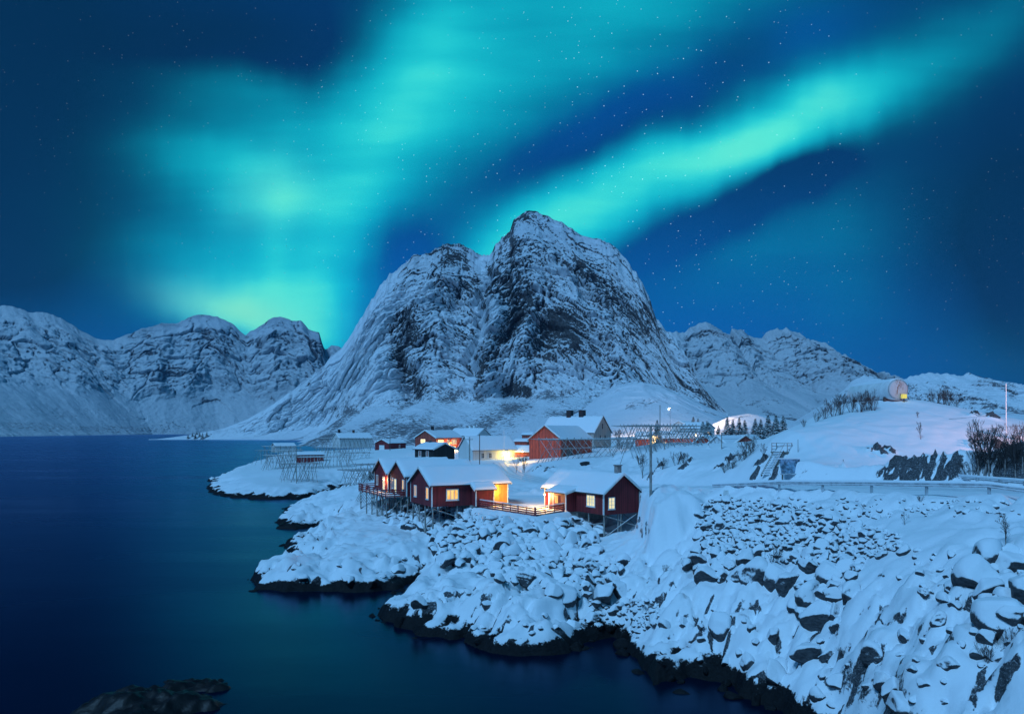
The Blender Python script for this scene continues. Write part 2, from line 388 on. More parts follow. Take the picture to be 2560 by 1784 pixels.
# jointed rock under the snow: blocks set off against each other, with open joints
def worley(x, y, seed):
    x0 = np.floor(x); y0 = np.floor(y); f1 = np.full(x.shape, 9.0); f2 = np.full(x.shape, 9.0); cid = np.zeros(x.shape); ox = np.zeros(x.shape); oy = np.zeros(x.shape)
    for dx in (-1, 0, 1):
        for dy in (-1, 0, 1):
            hh = _hash(x0 + dx, y0 + dy, seed); px_ = x0 + dx + (hh & 1023) / 1023.0; py_ = y0 + dy + ((hh >> 10) & 1023) / 1023.0
            dd = np.hypot(x - px_, y - py_); m_ = dd < f1
            f2 = np.where(m_, f1, np.minimum(f2, dd)); cid = np.where(m_, ((hh >> 20) & 1023) / 1023.0, cid)
            ox = np.where(m_, x - px_, ox); oy = np.where(m_, y - py_, oy); f1 = np.where(m_, dd, f1)
    return f1, f2, cid, ox, oy
bw = 0.35 * fbm(X / 1.7, Y / 1.7, 2, 301)
blk = np.zeros_like(X); crk = np.zeros_like(X)
for (la, lb, sd_, am) in ((3.4, 1.9, 311, 0.62), (1.35, 0.9, 312, 0.26)):
    f1, f2, cid, ox, oy = worley((q1 + bw) / la, (q2 + bw) / lb, sd_)
    c1 = np.maximum(sstep(0.16, 0.02, f2 - f1), 0)
    blk = blk + am * ((cid - 0.5) + 0.55 * (ox * np.cos(cid * 40) + oy * np.sin(cid * 40))) - am * 0.75 * c1
    crk = np.maximum(crk, c1 * (am > .3) + c1 * 0.7 * (am <= .3))
bm = sstep(-0.15, 0.45, fbm(X / 7, Y / 7, 3, 321) + 0.35 * shore + 0.25 * rub) * wild * sstep(190, 120, Y) * (1 - hill)
HZ = HZ + blk * bm * (0.55 + 0.45 * shore)
f1, f2, cid, ox, oy = worley((q1 + 1.6 * bw) / 6.2, (q2 + 1.6 * bw) / 3.8, 331)
low = sstep(58, 50, Y) * sstep(4, 14, X)
lw = np.maximum(low, 0.75 * shore) * wild * sstep(150, 110, Y)
dome = 0.95 * sstep(0.0, 0.62, f2 - f1) + 0.5 * (cid - 0.5)
HZ = HZ + lw * (dome - 0.55)
deep = sstep(0.075, 0.01, f2 - f1) * lw * sstep(-0.35, 0.15, perlin(X / 3.1, Y / 3.1, 157))
# snow poured over the bank in one great mound
mv = (70.5 - Y) / 11.5
mtop = 10.35 - 0.8 * np.clip(mv, 0, 1) - 5.4 * sstep(0.60, 1.08, mv)
mdx = np.abs(X - (15.2 - 1.3 * mv)) / (1 - 0.30 * np.clip(mv, 0, 1))
mmask = sstep(3.5, 2.5, mdx + 0.5 * fbm(X / 1.8, Y / 1.8, 3, 341)) * sstep(-0.25, 0.02, mv) * sstep(1.06, 0.93, mv)
mtop = mtop + 0.42 * fbm(X / 1.5, Y / 3.0, 4, 342) - 0.10 * mdx ** 2 * 0.6
HZ = np.where(mmask > 0, np.maximum(HZ, HZ * (1 - mmask) + mtop * mmask), HZ)
# ledges close to the water
tz = HZ / 0.62 + fbm(q1 / 6, q2 / 3, 3, 77) * 1.2
led = (tz - np.floor(tz)); led = (sstep(0.55, 0.98, led) - led) * 0.62
HZ = HZ + led * 0.55 * wild * sstep(16, 3, DS)
# embankment, road and yard
HZ = HZ * (1 - sstep(5.6, 3.6, RD)) + (RZ + 0.05 * fbm(X / 2, Y / 2, 2, 8)) * sstep(5.6, 3.6, RD)
yz = 5.62 + 0.03 * fbm(X / 1.5, Y / 1.5, 2, 4)
yk = sstep(-0.9, 0.1, YS)
HZ = HZ * (1 - yk) + yz * yk
# outcrops that break through the snow on the slopes
OUT_PX = [(2205, 1130, 12.8, 2.2), (2240, 1165, 12.0, 1.8), (2290, 1170, 11.9, 2.0), (2330, 1165, 12.0, 1.7), (2370, 1165, 12.0, 1.3), (2100, 1165, 12.2, .9), (2165, 1125, 13.4, .8), (2440, 1110, 13.4, 1.6), (2500, 1120, 13.2, 2.4), (2545, 1150, 12.4, 2.2),
          (1905, 1155, 11.8, 1.1), (1890, 1185, 10.3, .9), (1935, 1190, 10.4, .9), (1830, 1150, 11.2, 1.6), (1800, 1172, 10.2, 1.3), (1730, 1155, 10.8, 1.4), (1710, 1172, 10.0, 1.4), (1650, 1170, 9.7, 1.2), (1630, 1190, 8.7, .9), (1770, 1120, 12.1, .7),
          (1345, 1170, 7.6, 2.0), (1375, 1172, 7.7, 2.2), (1362, 1180, 7.2, 1.5), (2440, 1045, 17, 1.6), (2480, 1052, 16, 1.6)]
ROCKB = np.zeros_like(X); HZ_slope = HZ.copy()
for px, py, z, r in OUT_PX:
    if py > YH + 18:      # where that line of sight meets the slope
        ys = np.geomspace(45.0, 300.0, 3000); xs = (px - 1280) / F * ys
        hk_ = np.nonzero(bilin(GX, GY, HZ_slope, xs, ys) >= CAMH - (py - YH) / F * ys)[0]
        k_ = hk_[0] if len(hk_) else -1
        x0, y0 = xs[k_], ys[k_]
    else: x0, y0, _ = WD(px, py, 96)
    r = r * 0.72
    g = np.exp(-(((X - x0) / r) ** 2 + ((Y - y0) / (r * 0.8)) ** 2))
    n_ = ridged(q1 / 1.3 + x0, q2 / 0.8, 4, 15, 0.65)
    ROCKB = np.maximum(ROCKB, g * 1.35 * sstep(0.75, 1.2, n_))
    HZ = np.maximum(HZ, HZ_slope + g * (n_ - 0.6) * 0.8)
# small dark lenses of bare rock on the shore slabs
ln = perlin(q1 / 2.6, q2 / 0.75, 133) + 0.5 * perlin(q1 / 1.1, q2 / 0.5, 134)
ROCKB = np.maximum(ROCKB, deep * 0.7)
ROCKB = np.maximum(ROCKB, crk * bm * 0.55 * sstep(-0.2, 0.35, perlin(X / 1.9, Y / 1.9, 155)))
ROCKB = np.maximum(ROCKB, sstep(0.62, 0.95, ln) * shore * 0.9 * (1 - calm))
ln2 = perlin(X / 2.2, Y / 1.6, 143) + 0.6 * perlin(X / 0.8, Y / 0.6, 144)
ROCKB = np.maximum(ROCKB, sstep(0.80, 1.05, ln2) * 0.8 * (1 - calm) * sstep(200, 120, Y) * (0.35 + 0.65 * rub))
# the foot of the shore: a steep dark tidal step, then the sea bed
tide = (1.25 + 0.95 * fbm(X / 6, Y / 6, 3, 67)) * (1 - np.exp(-np.maximum(DS, 0) / (0.55 * far))) + 0.30 * fbm(X / 1.3, Y / 1.3, 3, 66) * sstep(0, 1, DS)
bl = sstep(0.4, 3.4, DS / far)
HL = tide * (1 - bl) + HZ * bl
HU = np.maximum(-0.10 + DS * 0.42 - 0.05 * DS ** 2, -5) + 0.75 * fbm(X / 2.0, Y / 2.0, 3, 36) * sstep(-6, -0.3, DS) * sstep(0, -0.6, DS)
HT = np.where(DS > 0, np.maximum(HL, -0.05), HU)

ROCKB = ROCKB * (1 - mmask) - 0.7 * mmask

def ground(x, y):
    return float(bilin(GX, GY, HT, np.array([x]), np.array([y]))[0])
def at(px, py, ymin=30.0, ymax=600.0):
    """where the line of sight through a pixel meets the ground"""
    ys = np.geomspace(ymin, ymax, 4000)
    xs = (px - 1280) / F * ys; zs = CAMH - (py - YH) / F * ys
    h = bilin(GX, GY, HT, xs, ys)
    k = np.nonzero(h >= zs)[0]
    k = k[0] if len(k) else len(ys) - 1
    return (float(xs[k]), float(ys[k]), float(h[k]))

# ------------------------------------------------------------------ materials
MATS = {}
def mat(name, colr, rough=0.6, metal=0.0, emit=None, estr=0.0, bump=None, var=None, coat=0.0, spec=None):
    m = bpy.data.materials.new(name); m.use_nodes = True
    t = NT(m.node_tree); p = t.n['Principled BSDF']
    p.inputs['Roughness'].default_value = rough; p.inputs['Metallic'].default_value = metal
    if spec is not None: p.inputs['Specular IOR Level'].default_value = spec
    c = (*colr, 1)
    p.inputs['Base Color'].default_value = c
    pos = t.node('ShaderNodeTexCoord').outputs['Object']
    if var:      # (scale, amount): uneven colour
        n = t.noise(pos, var[0], 5, 0.6)
        t.put(p.inputs['Base Color'], t.mix(t.smooth(n, 0.3, 0.7), tuple(v * (1 - var[1]) for v in colr) + (1,), tuple(min(1, v * (1 + var[1])) for v in colr) + (1,)))
    if bump:     # (scale, strength, distance)
        n = t.noise(pos, bump[0], 4, 0.6)
        b = t.node('ShaderNodeBump'); b.inputs['Strength'].default_value = bump[1]; b.inputs['Distance'].default_value = bump[2]
        t.put(b.inputs['Height'], n); t.l.new(b.outputs[0], p.inputs['Normal'])
    if emit:
        p.inputs['Emission Color'].default_value = (*emit, 1); p.inputs['Emission Strength'].default_value = estr
    MATS[name] = m
    return m

def boards(name, colr, width=0.16, wear=0.35, rough=0.75, dark=0.5, wearcol=None):
    """upright weather boards: grooves, uneven paint from board to board, worn streaks"""
    m = bpy.data.materials.new(name); m.use_nodes = True
    t = NT(m.node_tree); p = t.n['Principled BSDF']
    pos = t.node('ShaderNodeTexCoord').outputs['Object']
    s = t.xyz(pos)
    k = t.math('DIVIDE', t.math('ADD', s[0], s[1]), width)
    fr = t.math('FRACT', k)
    groove = t.smooth(t.math('ABSOLUTE', t.math('SUBTRACT', fr, 0.5)), 0.38, 0.48)
    wnz = t.node('ShaderNodeTexWhiteNoise', noise_dimensions='1D'); t.put(wnz.inputs['W'], t.math('FLOOR', k))
    n = t.noise(t.mapping(pos, sc=(3, 3, 0.35)), 2.2, 5, 0.65)
    v = t.math('ADD', t.math('MULTIPLY', wnz.outputs[0], 0.4), t.math('MULTIPLY', n, 0.9))
    cc = t.mix(t.smooth(v, 0.35, 0.95), tuple(a * (1 - wear) for a in colr) + (1,), tuple(min(1, a * (1 + wear)) for a in colr) + (1,))
    if wearcol: cc = t.mix(t.smooth(t.noise(t.mapping(pos, sc=(6, 6, 0.5)), 2.0, 4, 0.7), 0.56, 0.72), cc, (*wearcol, 1))
    cc = t.mix(t.math('MULTIPLY', groove, dark), cc, tuple(a * 0.25 for a in colr) + (1,))
    t.put(p.inputs['Base Color'], cc); p.inputs['Roughness'].default_value = rough
    b = t.node('ShaderNodeBump'); b.inputs['Strength'].default_value = 0.8; b.inputs['Distance'].default_value = 0.03
    t.put(b.inputs['Height'], t.math('SUBTRACT', t.math('MULTIPLY', n, 0.2), groove)); t.l.new(b.outputs[0], p.inputs['Normal'])
    MATS[name] = m
    return m

SNOW = (0.84, 0.87, 0.90)
def snow_mat(name, bumps=((1.2, 0.05), (7.0, 0.012)), colr=SNOW):
    m = bpy.data.materials.new(name); m.use_nodes = True
    t = NT(m.node_tree); p = t.n['Principled BSDF']
    p.inputs['Base Color'].default_value = (*colr, 1); p.inputs['Roughness'].default_value = 0.65
    p.inputs['Specular IOR Level'].default_value = 0.25
    pos = t.node('ShaderNodeNewGeometry').outputs['Position']
    h = None
    for s_, a in bumps:
        n = t.math('MULTIPLY', t.noise(pos, s_, 4, 0.55), a)
        h = n if h is None else t.math('ADD', h, n)
    b = t.node('ShaderNodeBump'); b.inputs['Strength'].default_value = 1.0; b.inputs['Distance'].default_value = 1.0
    t.put(b.inputs['Height'], h); t.l.new(b.outputs[0], p.inputs['Normal'])
    MATS[name] = m
    return m
snow_mat('snow')
snow_mat('roof_snow_m', ((0.9, 0.04), (5.0, 0.012)))

def rock_snow(name, tide=True, cover=0.42, soft=0.10, scl=1.0, rockc=((0.030, 0.033, 0.040), (0.105, 0.110, 0.120)), attr=True):
    """snow lying on rock: it stays where the rock is not too steep, and above the tide mark"""
    m = bpy.data.materials.new(name); m.use_nodes = True
    t = NT(m.node_tree); p = t.n['Principled BSDF']
    ge = t.node('ShaderNodeNewGeometry'); pos = ge.outputs['Position']
    nz = t.xyz(ge.outputs['Normal'])[2]; z = t.xyz(pos)[2]
    n1 = t.noise(pos, 1.3 * scl, 5, 0.6); n2 = t.noise(pos, 5.5 * scl, 5, 0.65); n3 = t.noise(pos, 0.45 * scl, 3, 0.5)
    sn = t.math('ADD', nz, t.math('MULTIPLY', t.math('SUBTRACT', n1, 0.5), 0.42))
    sn = t.math('ADD', sn, t.math('MULTIPLY', t.math('SUBTRACT', n2, 0.5), 0.34))
    if attr:
        a = t.node('ShaderNodeAttribute', attribute_name='rock').outputs['Fac']
        sn = t.math('SUBTRACT', sn, t.math('MULTIPLY', a, 0.75))
    snow = t.smooth(sn, cover, cover + soft)
    wet = None
    if tide:
        zz = t.math('ADD', z, t.math('MULTIPLY', t.math('SUBTRACT', n3, 0.5), 2.4))
        zz = t.math('ADD', zz, t.math('MULTIPLY', t.math('SUBTRACT', n2, 0.5), 0.7))
        snow = t.math('MULTIPLY', snow, t.smooth(zz, 0.88, 1.02))
        wet = t.smooth(zz, 1.5, 0.9)
    rn = t.noise(t.mapping(pos, sc=(1, 1, 2.2)), 2.6 * scl, 6, 0.7)
    rc = t.mix(t.smooth(rn, 0.3, 0.72), (*rockc[0], 1), (*rockc[1], 1))
    if tide:
        wc = t.mix(t.smooth(n2, 0.35, 0.7), (0.003, 0.0036, 0.005, 1), (0.010, 0.0105, 0.012, 1))
        rc = t.mix(wet, rc, wc)
    # a dusting of snow holds on in the rock's grain
    du = t.math('MULTIPLY', t.smooth(t.noise(pos, 11.0 * scl, 4, 0.7), 0.52, 0.66), t.smooth(nz, 0.05, 0.5))
    if wet is not None: du = t.math('MULTIPLY', du, t.math('SUBTRACT', 1.0, wet))
    rc = t.mix(t.math('MULTIPLY', du, 0.55), rc, (0.6, 0.63, 0.66, 1))
    t.put(p.inputs['Base Color'], t.mix(snow, rc, (*SNOW, 1)))
    t.put(p.inputs['Roughness'], t.math('ADD', 0.62, t.math('MULTIPLY', snow, 0.05)))
    p.inputs['Specular IOR Level'].default_value = 0.25
    hs = t.math('ADD', t.math('MULTIPLY', n1, 0.05), t.math('MULTIPLY', n2, 0.018))
    hr = t.math('ADD', t.math('MULTIPLY', rn, 0.16), t.math('MULTIPLY', t.noise(pos, 9 * scl, 4, 0.7), 0.05))
    hh = t.math('ADD', t.math('MULTIPLY', hs, snow), t.math('MULTIPLY', hr, t.math('SUBTRACT', 1.0, snow)))
    hh = t.math('ADD', hh, t.math('MULTIPLY', snow, 0.10))
    b = t.node('ShaderNodeBump'); b.inputs['Strength'].default_value = 0.9; b.inputs['Distance'].default_value = 1.0 / scl
    t.put(b.inputs['Height'], hh); t.l.new(b.outputs[0], p.inputs['Normal'])
    MATS[name] = m
    return m
rock_snow('shore', True, 0.31, 0.09)
rock_snow('boulder_m', True, 0.05, 0.15, attr=False)

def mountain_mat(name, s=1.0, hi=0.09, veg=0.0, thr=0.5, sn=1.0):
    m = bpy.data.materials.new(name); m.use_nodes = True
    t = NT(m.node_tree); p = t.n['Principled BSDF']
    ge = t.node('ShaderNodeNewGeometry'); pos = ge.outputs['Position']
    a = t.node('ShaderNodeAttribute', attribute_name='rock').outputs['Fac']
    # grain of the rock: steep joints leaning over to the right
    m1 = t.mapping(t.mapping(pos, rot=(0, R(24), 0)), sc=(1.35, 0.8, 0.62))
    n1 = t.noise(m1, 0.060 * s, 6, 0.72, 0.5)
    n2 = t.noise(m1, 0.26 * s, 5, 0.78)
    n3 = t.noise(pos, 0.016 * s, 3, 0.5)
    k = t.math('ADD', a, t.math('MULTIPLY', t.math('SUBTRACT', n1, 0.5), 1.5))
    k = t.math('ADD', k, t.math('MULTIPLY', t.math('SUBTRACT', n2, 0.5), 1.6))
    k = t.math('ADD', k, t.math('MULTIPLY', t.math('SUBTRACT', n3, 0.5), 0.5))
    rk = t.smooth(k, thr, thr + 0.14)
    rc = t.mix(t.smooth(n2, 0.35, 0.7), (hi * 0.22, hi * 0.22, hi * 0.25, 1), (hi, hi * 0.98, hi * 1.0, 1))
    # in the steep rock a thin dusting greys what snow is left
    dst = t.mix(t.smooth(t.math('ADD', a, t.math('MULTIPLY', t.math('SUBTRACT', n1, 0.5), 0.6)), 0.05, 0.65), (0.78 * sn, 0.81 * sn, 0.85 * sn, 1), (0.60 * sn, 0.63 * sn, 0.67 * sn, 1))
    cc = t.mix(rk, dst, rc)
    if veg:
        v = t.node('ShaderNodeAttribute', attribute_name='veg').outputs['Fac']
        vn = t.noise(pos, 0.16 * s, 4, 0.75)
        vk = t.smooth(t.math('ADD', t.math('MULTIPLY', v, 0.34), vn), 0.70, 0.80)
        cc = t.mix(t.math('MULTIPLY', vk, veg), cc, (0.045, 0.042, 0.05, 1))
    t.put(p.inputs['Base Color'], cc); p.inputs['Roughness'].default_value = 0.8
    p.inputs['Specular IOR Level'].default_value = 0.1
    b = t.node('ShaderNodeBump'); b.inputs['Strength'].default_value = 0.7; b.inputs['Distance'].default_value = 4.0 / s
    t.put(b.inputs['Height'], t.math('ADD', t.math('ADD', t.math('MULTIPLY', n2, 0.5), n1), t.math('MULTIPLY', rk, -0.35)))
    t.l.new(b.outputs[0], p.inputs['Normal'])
    MATS[name] = m
    return m

# ------------------------------------------------------------------ mesh helpers
def mesh_obj(name, verts, faces, material=None, parent=None, smooth=False, attrs=None):
    me = bpy.data.meshes.new(name)
    me.from_pydata([tuple(v) for v in verts], [], faces)
    if smooth: me.polygons.foreach_set('use_smooth', [True] * len(me.polygons))
    me.update()
    ob = bpy.data.objects.new(name, me); col.objects.link(ob)
    if material: me.materials.append(MATS[material])
    if parent: ob.parent = parent
    return ob
def grid_mesh(name, P, material, smooth=True, attrs=None, flip=False):
    """P: rows x cols x 3"""
    nr, nc, _ = P.shape
    me = bpy.data.meshes.new(name)
    idx = np.arange(nr * nc).reshape(nr, nc)
    q = np.stack([idx[:-1, :-1], idx[:-1, 1:], idx[1:, 1:], idx[1:, :-1]], -1).reshape(-1, 4)
    if flip: q = q[:, ::-1]
    me.vertices.add(nr * nc); me.vertices.foreach_set('co', P.reshape(-1).astype(np.float32))
    me.loops.add(q.size); me.loops.foreach_set('vertex_index', q.reshape(-1).astype(np.int32))
    me.polygons.add(len(q)); me.polygons.foreach_set('loop_start', np.arange(0, q.size, 4, dtype=np.int32))
    me.polygons.foreach_set('loop_total', np.full(len(q), 4, np.int32))
    me.update(calc_edges=True)
    me.polygons.foreach_set('use_smooth', np.full(len(q), smooth))
    for k, v in (attrs or {}).items():
        a = me.attributes.new(k, 'FLOAT', 'POINT'); a.data.foreach_set('value', v.reshape(-1).astype(np.float32))
    me.materials.append(MATS[material])
    ob = bpy.data.objects.new(name, me); col.objects.link(ob)
    return ob
def structure(o, label=None):
    o['kind'] = 'structure'
    if label: o['label'] = label
    return o

# ------------------------------------------------------------------ shore, road and sea
terrain = structure(grid_mesh('snowy_ground', np.stack([X, Y, HT], -1), 'shore', attrs={'rock': ROCKB}), 'snow covered rocky shore with dark tidal edge')

m = bpy.data.materials.new('sea'); m.use_nodes = True
t = NT(m.node_tree); t.n.clear()
pos = t.node('ShaderNodeNewGeometry').outputs['Position']
h = t.math('ADD', t.math('MULTIPLY', t.noise(t.mapping(pos, rot=(0, 0, R(15)), sc=(0.6, 1, 1)), 0.16, 3, 0.5), 0.16), t.math('MULTIPLY', t.noise(t.mapping(pos, sc=(0.7, 1, 1)), 1.1, 2, 0.5), 0.02))
b = t.node('ShaderNodeBump'); b.inputs['Strength'].default_value = 0.22; b.inputs['Distance'].default_value = 1.0
t.put(b.inputs['Height'], h)
rn = t.noise(t.mapping(pos, rot=(0, 0, R(10)), sc=(0.25, 1, 1)), 0.035, 3, 0.5)
gl = t.node('ShaderNodeBsdfGlossy'); t.put(gl.inputs['Roughness'], t.smooth(rn, 0.30, 0.75, 0.20, 0.40)); gl.inputs['Color'].default_value = (0.30, 0.49, 0.78, 1)
t.l.new(b.outputs[0], gl.inputs['Normal'])
df = t.node('ShaderNodeBsdfDiffuse'); df.inputs['Color'].default_value = (0.0003, 0.0042, 0.015, 1)      # light scattered back by the water itself
fr = t.node('ShaderNodeFresnel'); fr.inputs['IOR'].default_value = 1.33; t.l.new(b.outputs[0], fr.inputs['Normal'])
mx = t.node('ShaderNodeMixShader'); t.l.new(fr.outputs[0], mx.inputs[0]); t.l.new(df.outputs[0], mx.inputs[1]); t.l.new(gl.outputs[0], mx.inputs[2])
mo_ = t.node('ShaderNodeOutputMaterial'); t.l.new(mx.outputs[0], mo_.inputs[0])
MATS['sea'] = m
sea = mesh_obj('sea', [(-5200, -250, 0), (5200, -250, 0), (5200, 7000, 0), (-5200, 7000, 0)], [(0, 1, 2, 3)], 'sea')
structure(sea, 'calm dark blue fjord water')

# ------------------------------------------------------------------ mountains
def interp(px, pts, k=1):
    a = np.array(pts, float); return np.interp(px, a[:, 0], a[:, k])
def mountain(name, label, ridge, depth, foot, ncol, nrow, tc=0.40, pc=0.30, amp=(30, 14, 5, 2), wl=(130, 45, 14, 5), jag=1.0, seed=1, material='mt', footz=-3.0, tpow=1.5, feats=None, veg=None, rocks=None, slopek=(0.74, 0.38), cliffpow=0.9, strat=R(38), jw=34, jmask=None, elong=4.0, base=0.0, slopew=0.75, crag=None):
    px = np.linspace(ridge[0][0], ridge[-1][0], ncol)
    py = interp(px, ridge)
    Yr = interp(px, depth)
    Xr = (px - 1280) / F * Yr
    if len(foot[0]) == 3: Xf = interp(px, foot, 1); Yf = interp(px, foot, 2)
    else: Xf = Xr; Yf = interp(px, foot)
    S = CAMH + (YH - py) / F * Yr
    fl_x, fl_y = Xf - Xr, Yf - Yr; fl = np.hypot(fl_x, fl_y) + 1e-6; fl_x, fl_y = fl_x / fl, fl_y / fl
    mx_, my_ = (Xr + Xf) / 2, (Yr + Yf) / 2
    al = np.concatenate([[0], np.cumsum(np.hypot(np.diff(mx_), np.diff(my_)))])      # distance along the range
    if len(foot[0]) == 2: al = Xr
    S = np.maximum(S, 1.0)
    JG = jag * (ridged(al / jw, px * 0, 4, seed + 3, 0.62) - 0.9) * 5 * sstep(20, 160, S)
    if jmask: JG = JG * interp(px, jmask)
    nb = 14
    tt = np.linspace(0, 1, nrow); tt = np.where(tt < 0.62, tt / 0.62 * tc, tc + (tt - 0.62) / 0.38 * (1 - tc))
    T = tt[:, None] * np.ones((1, ncol))
    pf = np.where(T < tc, 1 - (1 - pc) * (np.clip(T / tc, 0, 1)) ** cliffpow, pc * np.clip(1 - (T - tc) / (1 - tc), 0, 1) ** tpow)
    Zs = footz + (S[None, :] - footz) * pf
    Ys = Yr[None, :] + (Yf - Yr)[None, :] * T
    Xs = Xr[None, :] + (Xf - Xr)[None, :] * T
    # lower down the flanks fan out a little
    run = np.hypot(Ys - Yr[None, :], 0) * 0.7 + (S[None, :] - Zs)
    hk = sstep(8, 110, S)[None, :]                      # low ends stay smooth
    cl = sstep(1.15, 0.75, T / tc)                      # cliff 1, talus 0
    AL = al[None, :] * np.ones_like(T)
    wxp = AL + 18 * fbm(AL / 90, run / 90, 2, seed + 11)
    ca, sa = math.cos(strat), math.sin(strat)
    a1 = wxp * ca + run * sa * -1; a2 = wxp * sa + run * ca
    CK = np.zeros_like(T)
    D = amp[0] * (ridged(wxp / wl[0], run / (wl[0] * 3.2), 3, seed) - 0.8) * (0.35 + 0.65 * cl)
    D = D + amp[1] * (ridged(a1 / wl[1], a2 / (wl[1] * elong), 4, seed + 5) - 0.8) * (0.25 + 0.75 * cl)
    D = D + amp[2] * (ridged(a1 / wl[2], a2 / (wl[2] * elong), 3, seed + 7) - 0.8) * (0.25 + 0.75 * cl)
    if crag:      # fractured blocks with open joints
        for la, lb, am_ in crag:
            jx = 0.22 * fbm(wxp / (la * .6), run / (la * .6), 2, seed + 71)
            f1, f2, cid, ox, oy = worley(a1 / la + jx, a2 / lb + jx, seed + int(la))
            D = D + am_ * ((cid - .5) * 1.2 + 0.8 * (ox * np.cos(cid * 50) + oy * np.sin(cid * 50))) * (0.15 + 0.85 * cl) - am_ * 0.7 * sstep(.12, .01, f2 - f1) * cl
            CK = np.maximum(CK, sstep(.13, .02, f2 - f1) * cl)
    D = D + amp[3] * fbm(AL / wl[3], run / wl[3], 2, seed + 9) * (0.4 + 0.6 * cl)
    if feats is not None: D = D + feats(Xs, Zs, Ys)
    edge = sstep(0.0, 0.12, T)
    D = D * (0.12 + 0.88 * edge) * hk
    X2 = Xs + D * 0.9 * fl_x[None, :]; Y2 = Ys + D * 0.9 * fl_y[None, :]; Z2 = Zs + D * 0.28 * edge + JG[None, :] * sstep(0.16, 0.0, T)
    Z2 = np.where(T > 0.985, np.minimum(Z2, footz + 1), Z2)
    P = np.stack([X2, Y2, Z2], -1)
    gx = np.gradient(P, axis=1); gy = np.gradient(P, axis=0)
    nrm = np.cross(gx, gy); nrm /= np.linalg.norm(nrm, axis=-1, keepdims=True) + 1e-9
    nz = np.abs(nrm[..., 2])
    rock = sstep(slopek[0], slopek[1], nz) * slopew + base * cl * hk
    # hollows and undercut places stay bare
    lap = np.gradient(np.gradient(D, axis=1), axis=1)
    rock = rock + np.clip(lap * 0.25, -0.15, 0.2)
    rock = rock + CK * 0.30 * (0.4 + 0.9 * sstep(-.3, .4, perlin(AL / 60, run / 60, seed + 5)))
    if rocks is not None: rock = rock + rocks(Xs, Z2, Y2)
    att = {'rock': np.clip(rock, -1, 1.6)}
    att['veg'] = veg(Xs, Z2, Y2) if veg is not None else np.zeros_like(rock)
    # the far side, out of sight
    bk = np.linspace(0, 1, nb + 1)[1:][::-1]
    SJ = S + JG
    PB = np.stack([Xr[None, :] - 500 * bk[:, None] * fl_x[None, :], Yr[None, :] - 500 * bk[:, None] * fl_y[None, :], SJ[None, :] - (SJ[None, :] + 6) * bk[:, None] ** 0.8], -1)
    PB[..., 1] += 6 * fbm(PB[..., 0] / 40, PB[..., 2] / 40, 2, seed + 2)
    P = np.concatenate([PB, P], 0)
    for k in att: att[k] = np.concatenate([np.zeros((nb, ncol)), att[k]], 0)
    return structure(grid_mesh(name, P, material, attrs=att, flip=True), label)

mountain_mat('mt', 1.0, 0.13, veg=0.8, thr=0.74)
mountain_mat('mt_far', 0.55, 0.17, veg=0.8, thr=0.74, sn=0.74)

def seg(Xs, Zs, p1, p2, wd):
    """distance field round a line drawn on the rock face, 1 on the line"""
    x1, z1 = p1; x2, z2 = p2; ex, ez = x2 - x1, z2 - z1
    t_ = np.clip(((Xs - x1) * ex + (Zs - z1) * ez) / (ex * ex + ez * ez), 0, 1)
    return np.exp(-(((Xs - x1 - t_ * ex) ** 2 + (Zs - z1 - t_ * ez) ** 2) / wd ** 2))
def mp(px, py, Yd=1330.0):   # pixel on the face -> (X, Z)
    return ((px - 1280) / F * Yd, CAMH + (YH - py) / F * Yd)
def peak_feats(Xs, Zs, Ys):
    Xs = Xs + 16 * fbm(Zs / 55, Zs * 0 + 3, 3, 5)
    D = -34 * seg(Xs, Zs, mp(1212, 640, 1440), mp(1186, 930, 1230), 10)          # the snow gully
    xg = np.interp(Zs, [60, 140, 360], [mp(1190, 1000, 1200)[0], mp(1192, 930, 1230)[0], mp(1216, 640, 1440)[0]])
    dx = Xs - xg
    D += 26 / (1 + np.exp(-np.clip(dx / 4.0, -30, 30))) * np.exp(-(np.maximum(dx, 0) / 85) ** 2) * sstep(70, 130, Zs)     # the main wall stands out from the gully
    D += -26 * seg(Xs, Zs, mp(1160, 650, 1440), mp(1150, 800), 22)
    D += -22 * seg(Xs, Zs, mp(1042, 650, 1440), mp(985, 860), 24)
    D += 22 * seg(Xs, Zs, mp(1250, 640, 1440), mp(1215, 980, 1200), 22)           # buttress right of it
    D += 18 * seg(Xs, Zs, mp(1085, 660, 1440), mp(1060, 900), 30)
    D += -30 * seg(Xs, Zs, mp(1000, 850), mp(1040, 985, 1180), 15)                # undercut
    D += -24 * seg(Xs, Zs, mp(1318, 750), mp(1255, 870), 13)
    D += -22 * seg(Xs, Zs, mp(1370, 820), mp(1345, 900), 22)
    D += -15 * seg(Xs, Zs, mp(1470, 700), mp(1530, 800), 14) - 14 * seg(Xs, Zs, mp(1400, 640), mp(1490, 760), 10)
    D += -20 * seg(Xs, Zs, mp(1275, 975, 1200), mp(1320, 990, 1200), 14)
    return D
